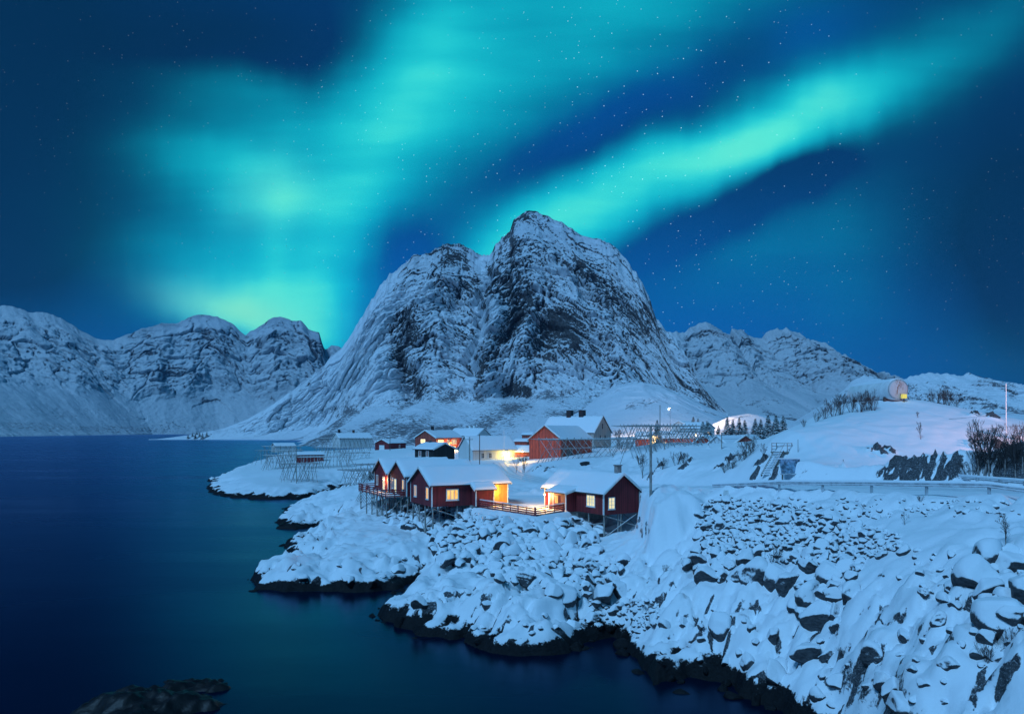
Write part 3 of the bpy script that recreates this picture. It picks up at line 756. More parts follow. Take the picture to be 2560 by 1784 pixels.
def peak_rocks(Xs, Zs, Ys):
    r = 0.55 * seg(Xs, Zs, mp(1015, 800), mp(1035, 850), 28) + 0.55 * seg(Xs, Zs, mp(1000, 880), mp(1045, 980, 1180), 18)
    r += 0.5 * seg(Xs, Zs, mp(1318, 752), mp(1260, 860), 16) + 0.45 * seg(Xs, Zs, mp(1380, 820), mp(1345, 900), 24) + 0.4 * seg(Xs, Zs, mp(1430, 800), mp(1420, 880), 24)
    r += 0.55 * seg(Xs, Zs, mp(1275, 975, 1200), mp(1315, 985, 1200), 16) + 0.4 * seg(Xs, Zs, mp(1190, 960, 1200), mp(1230, 900), 16) + 0.35 * seg(Xs, Zs, mp(1450, 640), mp(1600, 830), 22)
    r += 0.30 * seg(Xs, Zs, mp(1120, 630, 1440), mp(1170, 700), 40) + 0.25 * seg(Xs, Zs, mp(1290, 560, 1450), mp(1290, 700), 40) + 0.14 * seg(Xs, Zs, mp(1300, 760), mp(1480, 860), 45)
    r += 0.6 * seg(Xs, Zs, mp(1765, 985, 1150), mp(1810, 1030, 1100), 9)
    r -= 0.5 * seg(Xs + 16 * fbm(Zs / 55, Zs * 0 + 3, 3, 5), Zs, mp(1212, 640, 1440), mp(1186, 1010, 1200), 10) + 0.3 * seg(Xs, Zs, mp(900, 900), mp(960, 960, 1200), 60)
    r -= 0.42 * seg(Xs, Zs, mp(960, 740, 1440), mp(860, 960), 52) + 0.35 * seg(Xs, Zs, mp(860, 940), mp(700, 1040), 55)
    r += 0.45 * seg(Xs + 16 * fbm(Zs / 55, Zs * 0 + 3, 3, 5), Zs, mp(1226, 660, 1440), mp(1202, 985, 1200), 7)
    return r
def peak_veg(Xs, Zs, Ys):
    v = sstep(115, 60, Zs) * sstep(-420, -260, Xs) * (0.55 + 0.6 * np.clip(fbm(Xs / 60, Zs / 30, 3, 8), -0.6, 1))
    return v
RIDGE_C = [(372, 1099), (420, 1094), (480, 1086), (560, 1070), (620, 1047), (680, 1012), (735, 975), (790, 930), (830, 893), (865, 858), (880, 835), (905, 795), (930, 752), (960, 705), (985, 680), (1005, 664), (1025, 650), (1045, 641), (1070, 638), (1090, 627), (1105, 617), (1130, 613), (1155, 618), (1180, 627), (1200, 640), (1222, 642), (1234, 628), (1255, 600), (1275, 580), (1284, 552), (1300, 537), (1320, 528), (1345, 531), (1380, 545), (1410, 560), (1450, 589), (1510, 601), (1530, 612), (1550, 635), (1570, 655), (1590, 690), (1610, 720), (1622, 750), (1640, 800), (1665, 830), (1690, 850), (1710, 885), (1735, 935), (1765, 975), (1800, 1015), (1830, 1045), (1870, 1070), (1940, 1082)]
mountain('mountain', 'steep snow dusted granite peak with a dark gully', RIDGE_C, [(372, 1240), (700, 1330), (1120, 1480), (1320, 1480), (1550, 1430), (1870, 1180), (1940, 1100)],
         [(372, 1225), (600, 1190), (830, 1180), (920, 900), (1000, 700), (1100, 640), (1500, 640), (1700, 760), (1870, 1000), (1940, 1000)], 820, 400,
         tc=0.38, pc=0.17, amp=(24, 8, 2.5, 2.0), wl=(120, 50, 18, 6), seed=4, jag=1.5, jmask=[(372, .3), (880, .6), (1000, 1), (1230, 1), (1290, .35), (1510, .3), (1560, 1), (1860, .6)], strat=R(46), elong=1.8, base=0.22, slopew=0.42, crag=((62, 105, 11), (26, 44, 5.5), (11, 17, 2.4)), material='mt', feats=peak_feats, rocks=peak_rocks, veg=peak_veg, slopek=(0.70, 0.36))
RIDGE_L = [(-420, 700), (-200, 735), (-60, 770), (0, 768), (30, 765), (45, 772), (70, 784), (100, 783), (135, 790), (160, 800), (195, 825), (245, 845), (283, 853), (320, 838), (360, 822), (400, 812), (440, 806), (480, 790), (512, 787), (545, 795), (575, 808), (595, 824), (613, 836), (628, 824), (660, 812), (680, 798), (700, 792), (728, 803), (752, 802), (772, 825), (798, 829), (806, 858), (812, 872), (830, 866), (850, 868), (880, 895), (950, 980), (1050, 1040)]
def left_rocks(Xs, Zs, Ys):
    g = lambda px, py, Yd, a, b: np.exp(-(((Xs - (px - 1280) / F * Yd) / a) ** 2 + ((Zs - (CAMH + (YH - py) / F * Yd)) / b) ** 2))
    return .5 * g(330, 910, 3000, 70, 40) + .6 * g(790, 870, 3550, 45, 70) + .7 * g(360, 985, 2750, 80, 14) + .6 * g(90, 822, 2600, 50, 20) + .35 * g(500, 850, 3400, 110, 60) + .35 * g(680, 840, 3500, 120, 50) + .4 * g(650, 1000, 3200, 60, 30) - 0.02
def left_veg(Xs, Zs, Ys):
    return sstep(170, 40, Zs) * (0.5 + 0.75 * np.clip(fbm(Xs / 120, Zs / 60, 3, 18), -0.6, 1)) * sstep(-1200, -1900, Xs) + 0.3 * sstep(90, 30, Zs)
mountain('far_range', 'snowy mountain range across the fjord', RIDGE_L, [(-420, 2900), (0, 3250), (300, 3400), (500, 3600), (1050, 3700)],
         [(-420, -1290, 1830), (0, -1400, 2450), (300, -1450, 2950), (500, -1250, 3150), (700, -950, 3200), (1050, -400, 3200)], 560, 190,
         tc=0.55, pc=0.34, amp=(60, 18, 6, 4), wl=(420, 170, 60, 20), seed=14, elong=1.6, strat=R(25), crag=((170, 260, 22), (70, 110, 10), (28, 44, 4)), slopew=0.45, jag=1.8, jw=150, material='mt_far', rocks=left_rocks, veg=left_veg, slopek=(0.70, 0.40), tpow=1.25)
RIDGE_R = [(1560, 900), (1640, 842), (1670, 832), (1690, 834), (1710, 830), (1725, 818), (1745, 812), (1765, 808), (1790, 815), (1812, 838), (1820, 848), (1829, 826), (1850, 825), (1870, 840), (1890, 842), (1905, 846), (1915, 835), (1935, 826), (1965, 823), (1998, 830), (2004, 846), (2012, 856), (2040, 852), (2065, 862), (2080, 885), (2094, 918), (2102, 890), (2114, 889), (2130, 905), (2145, 935), (2158, 962), (2200, 1000), (2300, 1040)]
def right_rocks(Xs, Zs, Ys):
    g = lambda px, py, Yd, a, b: np.exp(-(((Xs - (px - 1280) / F * Yd) / a) ** 2 + ((Zs - (CAMH + (YH - py) / F * Yd)) / b) ** 2))
    return .35 * g(1760, 835, 2350, 70, 30) + .45 * g(1850, 850, 2350, 45, 35) + .4 * g(1950, 838, 2350, 70, 20) + .35 * g(2050, 900, 2250, 60, 60) + .7 * g(2125, 920, 2200, 26, 45) + .25 * g(2000, 960, 2050, 120, 50) + .3 * g(1830, 990, 2000, 80, 30) - .02
def right_veg(Xs, Zs, Ys):
    return sstep(130, 40, Zs) * (0.65 + 0.8 * np.clip(fbm(Xs / 90, Zs / 40, 3, 28), -0.5, 1))
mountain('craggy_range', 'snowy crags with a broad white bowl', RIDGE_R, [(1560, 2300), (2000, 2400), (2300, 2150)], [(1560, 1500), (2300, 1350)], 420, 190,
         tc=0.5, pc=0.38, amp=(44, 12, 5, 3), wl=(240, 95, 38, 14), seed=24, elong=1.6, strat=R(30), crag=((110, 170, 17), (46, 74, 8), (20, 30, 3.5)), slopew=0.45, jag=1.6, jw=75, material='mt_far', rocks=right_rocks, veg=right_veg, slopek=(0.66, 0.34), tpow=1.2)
RIDGE_E = [(2030, 1074), (2080, 1010), (2130, 955), (2160, 940), (2200, 945), (2222, 952), (2250, 951), (2290, 941), (2330, 935), (2400, 941), (2420, 935), (2462, 945), (2500, 960), (2560, 966), (2650, 980), (2800, 1000), (3000, 1060)]
def east_veg(Xs, Zs, Ys): return 0.35 + 0.9 * np.clip(fbm(Xs / 60, Zs / 40, 3, 38), -0.5, 1)
mountain('low_ridge', 'low snowy ridge dotted with scrub', RIDGE_E, [(2030, 1400), (3000, 1300)], [(2030, 900), (3000, 850)], 260, 110,
         tc=0.5, pc=0.42, amp=(24, 14, 6, 2), wl=(120, 50, 20, 8), seed=34, material='mt', veg=east_veg, slopek=(0.60, 0.30), tpow=1.2)
# the smooth snow hill at the peak's right foot, and a knoll behind the village
mountain_mat('smooth_hill', 1.3, 0.06, veg=0.7, thr=0.75)
def foot_veg(Xs, Zs, Ys): return 0.22 + 0.5 * np.clip(fbm(Xs / 30, Ys / 40, 3, 48), -0.5, 1)
RIDGE_F = [(1330, 1066), (1400, 1052), (1450, 1028), (1490, 996), (1530, 968), (1575, 955), (1630, 962), (1690, 988), (1740, 1012), (1790, 1040), (1850, 1066), (1920, 1078)]
mountain('snow_hill', 'smooth round snow hill at the foot of the peak', RIDGE_F, [(1330, 960), (1920, 900)], [(1330, 560), (1920, 640)], 260, 130,
         tc=0.45, pc=0.55, amp=(10, 5, 2.2, 0.8), wl=(90, 36, 14, 6), seed=44, jag=0.15, material='smooth_hill', footz=6.0, veg=foot_veg, tpow=1.1, cliffpow=1.6, slopek=(0.55, 0.30))
RIDGE_K = [(1740, 1082), (1780, 1062), (1820, 1042), (1865, 1034), (1910, 1038), (1960, 1050), (2020, 1062), (2100, 1080)]
mountain('snow_knoll', 'low snow knoll behind the spruces', RIDGE_K, [(1740, 600), (2100, 600)], [(1740, 430), (2100, 430)], 160, 60,
         tc=0.45, pc=0.55, amp=(3, 1.5, .6, .3), wl=(60, 25, 10, 4), seed=54, jag=0.1, material='smooth_hill', footz=8.0, veg=foot_veg, tpow=1.1, cliffpow=1.6, slopek=(0.55, 0.30))

# ------------------------------------------------------------------ paints and stuffs of the things
boards('red_boards', (0.20, 0.020, 0.026))
boards('barn_red', (0.40, 0.075, 0.05), wear=0.45, wearcol=(0.50, 0.20, 0.16))
boards('white_boards', (0.66, 0.66, 0.64), width=0.2, wear=0.12, dark=0.35)
boards('grey_boards', (0.46, 0.44, 0.40), width=0.2, wear=0.15, dark=0.3)
boards('black_boards', (0.020, 0.021, 0.022), wear=0.5)
boards('metal_sheet', (0.62, 0.66, 0.68), width=0.9, wear=0.08, rough=0.45, dark=0.6)
mat('white_paint', (0.78, 0.78, 0.76), 0.55, var=(4, 0.12))
mat('red_paint', (0.24, 0.026, 0.028), 0.6, var=(5, 0.3))
mat('roof_board', (0.035, 0.033, 0.035), 0.8)
mat('old_wood', (0.20, 0.18, 0.155), 0.85, var=(3, 0.35), bump=(14, 0.4, 0.02))
mat('dark_wood', (0.075, 0.07, 0.065), 0.85, var=(3, 0.35))
mat('galvanised', (0.50, 0.53, 0.56), 0.45, 0.6, var=(6, 0.15))
mat('iron', (0.03, 0.03, 0.033), 0.6, 0.3, var=(6, 0.3))
mat('concrete', (0.26, 0.26, 0.25), 0.9, var=(3, 0.25), bump=(12, 0.4, 0.02))
mat('dark_pane', (0.012, 0.016, 0.022), 0.12)
mat('dull_pane', (0.10, 0.12, 0.15), 0.2, emit=(0.9, 0.75, 0.55), estr=0.06)
mat('tank_paint', (0.74, 0.75, 0.75), 0.5, var=(0.7, 0.12), bump=(3, 0.2, 0.02))
mat('brick_red', (0.11, 0.06, 0.05), 0.9, var=(8, 0.4), bump=(10, 0.5, 0.02))
mat('bark', (0.055, 0.045, 0.045), 0.9, var=(6, 0.35))
mat('birch_bark', (0.26, 0.23, 0.22), 0.85, var=(5, 0.5))
mat('rope', (0.03, 0.03, 0.035), 0.7)
mat('clothes', (0.012, 0.014, 0.02), 0.9)
mat('skin', (0.45, 0.28, 0.2), 0.6)
mat('car_paint', (0.74, 0.72, 0.66), 0.3, spec=0.5)
mat('tyre', (0.012, 0.012, 0.013), 0.85)
mat('orange_cloth', (0.75, 0.10, 0.02), 0.8)
mat('frosted_board', (0.16, 0.25, 0.34), 0.5, var=(2.6, 0.7))
mat('yellow_box', (0.75, 0.62, 0.10), 0.5, emit=(1.0, 0.75, 0.12), estr=0.45)
mat('vat', (0.05, 0.055, 0.06), 0.7, var=(2, 0.3))

def lit_pane(name, c1, c2, strength, scale=3.0):
    """a lit room seen through curtains"""
    m = bpy.data.materials.new(name); m.use_nodes = True
    t = NT(m.node_tree); p = t.n['Principled BSDF']
    pos = t.node('ShaderNodeTexCoord').outputs['Object']
    n = t.noise(t.mapping(pos, sc=(1, 1, 0.25)), scale, 3, 0.6)
    c = t.mix(t.smooth(n, 0.35, 0.65), (*c1, 1), (*c2, 1))
    p.inputs['Base Color'].default_value = (0.05, 0.05, 0.05, 1); p.inputs['Roughness'].default_value = 0.15
    t.put(p.inputs['Emission Color'], c); p.inputs['Emission Strength'].default_value = strength
    MATS[name] = m
lit_pane('warm_pane', (1.0, 0.42, 0.06), (1.0, 0.74, 0.22), 1.0)
lit_pane('pale_pane', (0.90, 0.82, 0.42), (1.0, 0.95, 0.66), 0.9)
lit_pane('curtain_pane', (0.62, 0.42, 0.30), (0.85, 0.60, 0.38), 0.62, 2.0)
lit_pane('bright_pane', (1.0, 0.55, 0.12), (1.0, 0.80, 0.35), 2.6)
mat('bulb_warm', (1, 0.8, 0.5), 0.4, emit=(1.0, 0.62, 0.22), estr=16)
mat('bulb_white', (1, 0.9, 0.8), 0.4, emit=(1.0, 0.86, 0.68), estr=8)

# poles and beams with snow lying along their top
def snowed(name, colr, thr=0.55):
    m = bpy.data.materials.new(name); m.use_nodes = True
    t = NT(m.node_tree); p = t.n['Principled BSDF']
    ge = t.node('ShaderNodeNewGeometry'); nz = t.xyz(ge.outputs['Normal'])[2]
    n = t.noise(ge.outputs['Position'], 2.5, 4, 0.6)
    k = t.smooth(t.math('ADD', nz, t.math('MULTIPLY', t.math('SUBTRACT', n, 0.5), 0.7)), thr, thr + 0.12)
    c = t.mix(t.smooth(n, 0.3, 0.7), tuple(a * 0.65 for a in colr) + (1,), tuple(a * 1.3 for a in colr) + (1,))
    t.put(p.inputs['Base Color'], t.mix(k, c, (*SNOW, 1))); p.inputs['Roughness'].default_value = 0.75
    MATS[name] = m
snowed('rack_wood', (0.25, 0.235, 0.22))
snowed('grey_post', (0.30, 0.285, 0.265), 0.62)
snowed('red_rail', (0.22, 0.025, 0.028), 0.5)
snowed('snowed_steel', (0.42, 0.45, 0.48), 0.5)
snowed('stone_grey', (0.09, 0.09, 0.095), 0.35)

# ------------------------------------------------------------------ builders
class B:
    def __init__(s): s.v = []; s.f = []
    def box(s, a, b):
        x0, y0, z0 = a; x1, y1, z1 = b; n = len(s.v)
        s.v += [(x0, y0, z0), (x1, y0, z0), (x1, y1, z0), (x0, y1, z0), (x0, y0, z1), (x1, y0, z1), (x1, y1, z1), (x0, y1, z1)]
        s.f += [tuple(n + i for i in q) for q in ((0, 3, 2, 1), (4, 5, 6, 7), (0, 1, 5, 4), (1, 2, 6, 5), (2, 3, 7, 6), (3, 0, 4, 7))]
        return s
    def prism(s, poly, axis, a, b):
        """polygon (2D, ccw) swept along an axis"""
        n = len(s.v); k = len(poly)
        def P(q, w_):
            return (w_, q[0], q[1]) if axis == 'x' else ((q[0], w_, q[1]) if axis == 'y' else (q[0], q[1], w_))
        s.v += [P(q, a) for q in poly] + [P(q, b) for q in poly]
        s.f += [tuple(range(n + k - 1, n - 1, -1)), tuple(range(n + k, n + 2 * k))]
        s.f += [(n + i, n + (i + 1) % k, n + k + (i + 1) % k, n + k + i) for i in range(k)]
        return s
    def tube(s, p0, p1, r0, r1=None, sides=6, cap=True):
        r1 = r0 if r1 is None else r1
        p0 = Vector(p0); p1 = Vector(p1); d_ = (p1 - p0).normalized()
        a = d_.orthogonal().normalized(); b = d_.cross(a); n = len(s.v)
        for p_, r in ((p0, r0), (p1, r1)):
            for i in range(sides):
                an = 2 * math.pi * i / sides
                s.v.append(tuple(p_ + a * (r * math.cos(an)) + b * (r * math.sin(an))))
        s.f += [(n + i, n + (i + 1) % sides, n + sides + (i + 1) % sides, n + sides + i) for i in range(sides)]
        if cap: s.f += [tuple(range(n + sides - 1, n - 1, -1)), tuple(range(n + sides, n + 2 * sides))]
        return s
    def lathe(s, prof_, sides=16, center=(0, 0, 0), axis='z'):
        n = len(s.v); k = len(prof_)
        for r, h_ in prof_:
            for i in range(sides):
                an = 2 * math.pi * i / sides; c, q = r * math.cos(an), r * math.sin(an)
                v = (c, q, h_) if axis == 'z' else ((h_, c, q) if axis == 'x' else (c, h_, q))
                s.v.append(tuple(v[j] + center[j] for j in range(3)))
        for j in range(k - 1):
            s.f += [(n + j * sides + i, n + j * sides + (i + 1) % sides, n + (j + 1) * sides + (i + 1) % sides, n + (j + 1) * sides + i) for i in range(sides)]
        s.f += [tuple(range(n + sides - 1, n - 1, -1)), tuple(range(n + (k - 1) * sides, n + k * sides))]
        return s
    def build(s, name, material, parent=None, smooth=False):
        return mesh_obj(name, s.v, s.f, material, parent, smooth)

def thing(name, label, cat, loc, yaw=0.0, group=None):
    o = bpy.data.objects.new(name, None); col.objects.link(o)
    o.location = loc; o.rotation_euler = (0, 0, yaw); o.empty_display_size = 0.3
    return tag(o, label, cat, group)
def tag(o, label, cat, group=None):
    o['label'] = label; o['category'] = cat
    if group: o['group'] = group
    return o
_unit = {}
def unit(kind, material, sides=7):
    k = (kind, material)
    if k not in _unit:
        b_ = B()
        if kind == 'pole': b_.tube((0, 0, 0), (0, 0, 1), 1.0, 0.85, sides)
        else: b_.box((-.5, -.5, 0), (.5, .5, 1))
        me = bpy.data.meshes.new(kind + '_' + material); me.from_pydata(b_.v, [], b_.f)
        if kind == 'pole': me.polygons.foreach_set('use_smooth', [len(p_.vertices) == 4 for p_ in me.polygons])
        me.materials.append(MATS[material]); _unit[k] = me
    return _unit[k]
def stick(name, p0, p1, r, material, parent, kind='pole', world=True, r2=None):
    """one pole or beam between two points (world points by default)"""
    p0 = Vector(p0); p1 = Vector(p1)
    if world and parent:
        inv = parent.matrix_basis.inverted(); p0 = inv @ p0; p1 = inv @ p1
    dv = p1 - p0
    o = bpy.data.objects.new(name, unit(kind, material)); col.objects.link(o)
    q = dv.to_track_quat('Z', 'Y')
    o.matrix_basis = Matrix.Translation(p0) @ q.to_matrix().to_4x4() @ Matrix.Diagonal((r, r2 or r, dv.length, 1))
    if parent: o.parent = parent
    return o
def settle(o):
    """refresh an Empty's own matrix after setting loc/rot"""
    o.matrix_basis = Matrix.Translation(o.location) @ Matrix.Rotation(o.rotation_euler[2], 4, 'Z')
    return o

rng = random.Random(7)
def face_frame(face, L, Wd):
    return {'y0': (Vector((0, 0, 0)), Vector((1, 0, 0)), Vector((0, -1, 0))), 'y1': (Vector((0, Wd, 0)), Vector((1, 0, 0)), Vector((0, 1, 0))),
            'x0': (Vector((0, 0, 0)), Vector((0, 1, 0)), Vector((-1, 0, 0))), 'x1': (Vector((L, 0, 0)), Vector((0, 1, 0)), Vector((1, 0, 0)))}[face]
def obox(bb, o, ax, nn, u0, u1, z0, z1, d0, d1):
    """box on a wall: u along it, z up, d outward"""
    n = len(bb.v)
    for d_ in (d0, d1):
        for u, z in ((u0, z0), (u1, z0), (u1, z1), (u0, z1)):
            bb.v.append(tuple(o + ax * u + nn * d_ + Vector((0, 0, z))))
    q = [(0, 1, 2, 3), (7, 6, 5, 4), (4, 5, 1, 0), (5, 6, 2, 1), (6, 7, 3, 2), (7, 4, 0, 3)]
    bb.f += [tuple(n + i for i in f_) for f_ in q]
def window(par, face, L, Wd, u, z, w_, h_, cols=2, rows=1, pane='warm_pane', frame='white_paint', fw=0.10, panes=None, door=False, off=0.0):
    o, ax, nn = face_frame(face, L, Wd); o = o + nn * off
    bb = B()
    obox(bb, o, ax, nn, u, u + w_, z, z + fw, 0.0, .055); obox(bb, o, ax, nn, u, u + w_, z + h_ - fw, z + h_, 0.0, .055)
    obox(bb, o, ax, nn, u, u + fw, z + fw, z + h_ - fw, 0.0, .053); obox(bb, o, ax, nn, u + w_ - fw, u + w_, z + fw, z + h_ - fw, 0.0, .053)
    iw = (w_ - 2 * fw); mu = 0.07
    for i in range(1, cols):
        c = u + fw + iw * i / cols; obox(bb, o, ax, nn, c - mu / 2, c + mu / 2, z + fw, z + h_ - fw, 0.0, .050)
    for j in range(1, rows):
        c = z + fw + (h_ - 2 * fw) * j / rows; obox(bb, o, ax, nn, u + fw, u + w_ - fw, c - .02, c + .02, 0.0, .040)
    fr = bb.build('door' if door else 'window', frame, par)
    for i in range(cols):
        a = u + fw + iw * i / cols + (mu / 2 if i else 0); b_ = u + fw + iw * (i + 1) / cols - (mu / 2 if i < cols - 1 else 0)
        pb = B(); obox(pb, o, ax, nn, a, b_, z + fw, z + h_ - fw, 0.004, 0.02)
        pb.build('pane', panes[i] if panes else pane, fr)
    if not door:
        sb = B(); obox(sb, o, ax, nn, u - .05, u + w_ + .05, z - .07, z - .003, 0.0, .11); sb.build('sill', frame, fr)
    return fr

def snow_sheet(name, fn, nx, ny, thick, parent, seed, material='roof_snow_m', edge=0.16, lx=1.0, ly=1.0):
    """a layer of snow over fn(s,t)->point, rounded off at its edges; closed below"""
    s_ = np.linspace(0, 1, nx); t_ = np.linspace(0, 1, ny)
    # crowd rows near the rims
    s_ = np.concatenate([[0, edge / lx * .35], np.linspace(edge / lx, 1 - edge / lx, nx - 4), [1 - edge / lx * .35, 1]])
    t_ = np.concatenate([[0, edge / ly * .35], np.linspace(edge / ly, 1 - edge / ly, ny - 4), [1 - edge / ly * .35, 1]])
    verts = []; n1, n2 = len(s_), len(t_)
    for i, a in enumerate(s_):
        for j, b_ in enumerate(t_):
            p_ = fn(a, b_)
            e = min(min(a, 1 - a) * lx, min(b_, 1 - b_) * ly) / edge
            k = math.sqrt(max(0.0, 1 - (1 - min(1, e)) ** 2))
            wob = 1 + 0.28 * float(fbm(np.array([a * lx * .8 + seed]), np.array([b_ * ly * .8]), 2, 3)[0])
            verts.append((p_[0], p_[1], p_[2] + 0.004 + thick * k * wob))
    faces = [(i * n2 + j, (i + 1) * n2 + j, (i + 1) * n2 + j + 1, i * n2 + j + 1) for i in range(n1 - 1) for j in range(n2 - 1)]
    o = mesh_obj(name, verts, faces, material, parent, True)
    return o

def gable_house(name, label, cat, loc, yaw, L, Wd, h, rise, wall='red_boards', trim='white_paint', over=0.35, eave=0.35, snow=0.24, group=None, corners=True, barge=True, seed=1, roofcut=None, floor=0.0):
    """ridge along local x; local origin at the wall corner x=0, y=0 at floor level"""
    t0_ = settle(thing(name, label, cat, loc, yaw, group))
    B().prism([(0, floor), (Wd, floor), (Wd, h), (Wd / 2, h + rise), (0, h)], 'x', 0, L).build('wall', wall, t0_)
    sl = rise / (Wd / 2); th = 0.14
    e0 = (-eave, h - eave * sl); e1 = (Wd + eave, h - eave * sl); rg = (Wd / 2, h + rise)
    g = 0.004
    rf = B().prism([(e0[0], e0[1] + g), (rg[0], rg[1] + g), (e1[0], e1[1] + g), (e1[0], e1[1] + th), (rg[0], rg[1] + th), (e0[0], e0[1] + th)], 'x', -over, L + over).build('roof', 'roof_board', t0_)
    ln = math.hypot(Wd / 2 + eave, rise + eave * sl)
    def fn(a, b_):
        y = e0[0] + (e1[0] - e0[0]) * b_
        z = e0[1] + th + (Wd / 2 + eave - abs(y - Wd / 2)) * sl
        z -= 0.10 * math.exp(-((y - Wd / 2) / 0.25) ** 2)
        return (-over + (L + 2 * over) * a, y, z)
    sn = snow_sheet('roof_snow', fn, max(12, int(L * 2)), 22, snow, rf, seed, lx=L + 2 * over, ly=2 * ln)
    if barge:
        for x0, x1 in ((-over - .05, -over - .003), (L + over + .003, L + over + .05)):
            for sgn in (0, 1):
                ea = e0 if sgn == 0 else e1
                pts = [(ea[0], ea[1] - .06), (rg[0], rg[1] - .06), (rg[0], rg[1] + th + .04), (ea[0], ea[1] + th + .04)]
                if sgn: pts = pts[::-1]
                B().prism(pts, 'x', x0, x1).build('bargeboard', trim, t0_)
    if corners:
        for x in (0, L):
            for y in (0, Wd):
                sx = -1 if x == 0 else 1; sy = -1 if y == 0 else 1
                bb = B(); k = .02; c = .13
                xa, xb = sorted((x + sx * k, x - sx * c)); ya, yb = sorted((y + sy * k, y - sy * c))
                bb.box((xa, ya, floor - .01), (xb, yb, h - 0.02)); bb.build('corner_board', trim, t0_)
    return t0_
def chimney(par, x, y, z, w_=0.6, h_=1.2, material='brick_red', cap=True):
    o = B().box((x - w_ / 2, y - w_ / 2, z - .6), (x + w_ / 2, y + w_ / 2, z + h_)).build('chimney', material, par)
    if cap:
        B().box((x - w_ / 2 - .08, y - w_ / 2 - .08, z + h_ + .002), (x + w_ / 2 + .08, y + w_ / 2 + .08, z + h_ + .12)).build('cap', 'stone_grey', o)
    return o
def lamp(name, label, loc, power, colr, bulb='bulb_warm', size=0.09, housing=True, radius=0.10):
    """a real fitting: bracket, shade and lit bulb with its light inside"""
    o = settle(thing(name, label, 'lamp', loc))
    B().lathe([(size * .4, size * 1.0), (size, size * .3), (size * 1.0, -size * .5), (size * .5, -size)], 8).build('bulb', bulb, o, True)
    B().lathe([(size * 1.5, size * 1.05), (size * .9, size * 1.7), (size * .3, size * 2.2)], 8).build('shade', 'iron', o)
    ld = bpy.data.lights.new('lamp_light', 'POINT'); ld.energy = power; ld.color = colr; ld.shadow_soft_size = radius
    lo = bpy.data.objects.new('lamp_light', ld); col.objects.link(lo); lo.parent = o; lo.location = (0, 0, -size * 1.6)
    return o
def dirang(v): return math.atan2(v[1], v[0])
def post_down(par, x, y, ztop, r=0.11, material='grey_post', sink=0.35, name='stilt'):
    """a stilt from local (x, y) under the floor to the ground below"""
    m_ = par.matrix_basis; a = m_ @ Vector((x, y, ztop)); g_ = ground(a.x, a.y)
    return stick(name, (a.x, a.y, g_ - sink), a, r, material, par)
def brace(par, a, b_, r=0.07, material='grey_post'):
    m_ = par.matrix_basis
    return stick('brace', m_ @ Vector(a), m_ @ Vector(b_), r, material, par)

# ------------------------------------------------------------------ the red cabins on stilts, left of the yard
e1 = (0.89, 0.456); YAW_A = dirang(e1)
LA, WA, HA, RA = 10.8, 8.0, 2.75, 2.05
A = gable_house('red_cabin', 'dark red cabin on stilts with a yellow lit porch wall beside the yard', 'cabin', (-10.15, 92.4, 5.85), YAW_A, LA, WA, HA, RA, group='red cabins on stilts', seed=3, snow=.26)
window(A, 'x0', LA, WA, 1.05, .85, .95, 1.55, 2, 1, panes=['warm_pane', 'warm_pane'])
window(A, 'x0', LA, WA, 5.5, .85, 1.05, 1.55, 2, 1, panes=['curtain_pane', 'curtain_pane'])
window(A, 'y0', LA, WA, 1.95, .75, 1.75, 1.45, 3, 1, panes=['warm_pane', 'warm_pane', 'warm_pane'], fw=.14)
# entrance block: the roof runs on down over it
XA0, XA1, PA = 5.55, 8.15, 1.25
sl = RA / (WA / 2)
B().prism([(-PA, -.05), (-.003, -.05), (-.003, HA - .02), (-PA, HA - PA * sl)], 'x', XA0, XA1).build('porch_wall', 'red_boards', A)
pr = B().prism([(-PA - .35, HA - (PA + .35) * sl + .006), (-.36, HA - .36 * sl + .006), (-.36, HA - .36 * sl + .145), (-PA - .35, HA - (PA + .35) * sl + .145)], 'x', XA0 - .3, XA1 + .3).build('porch_roof', 'roof_board', A)
snow_sheet('roof_snow', lambda a, b_: (XA0 - .3 + (XA1 - XA0 + .6) * a, -PA - .35 + (PA + .25) * b_, HA + .145 + (-PA - .35 + (PA + .25) * b_) * sl), 12, 10, .24, pr, 5, lx=3.2, ly=1.6)
B().prism([(-PA - .38, HA - (PA + .38) * sl - .05), (-.3, HA - .3 * sl - .05), (-.3, HA - .3 * sl + .19), (-PA - .38, HA - (PA + .38) * sl + .19)], 'x', XA0 - .36, XA0 - .303).build('bargeboard', 'white_paint', A)
for x in (XA0 - .02, XA1 - .11):
    B().box((x, -PA - .025, -.06), (x + .13, -PA + .11, HA - PA * sl - .06)).build('corner_board', 'white_paint', A)
# the lamp's orange glow on this wall is put into the board colour
boards('lamplit_boards', (0.62, 0.27, 0.055), wear=0.15, dark=0.45)
B().box((XA1 + .02, -.03, 0), (LA - .14, -.004, HA - .22)).build('lamplit_panel', 'lamplit_boards', A)
B().box((XA1 + .02, -.06, 0), (XA1 + .16, -.032, HA - .22)).build('corner_board', 'white_paint', A)
for x, y in ((.25, .25), (.25, 3.0), (.25, 5.2), (.25, 7.7), (3.6, .25), (3.6, 4.0), (3.6, 7.7), (1.9, 2.2)):
    post_down(A, x, y, -.003, .12)
def gz(par, x, y):
    p_ = par.matrix_basis @ Vector((x, y, 0)); return ground(p_.x, p_.y) - par.location[2]
brace(A, (.25, .25, -.3), (.25, 5.2, gz(A, .25, 5.2) + .3)); brace(A, (.25, .2, -.3), (3.6, .2, gz(A, 3.6, .25) + .6)); brace(A, (.2, 3.0, gz(A, .25, 3) + .2), (.2, 6.6, -.2))
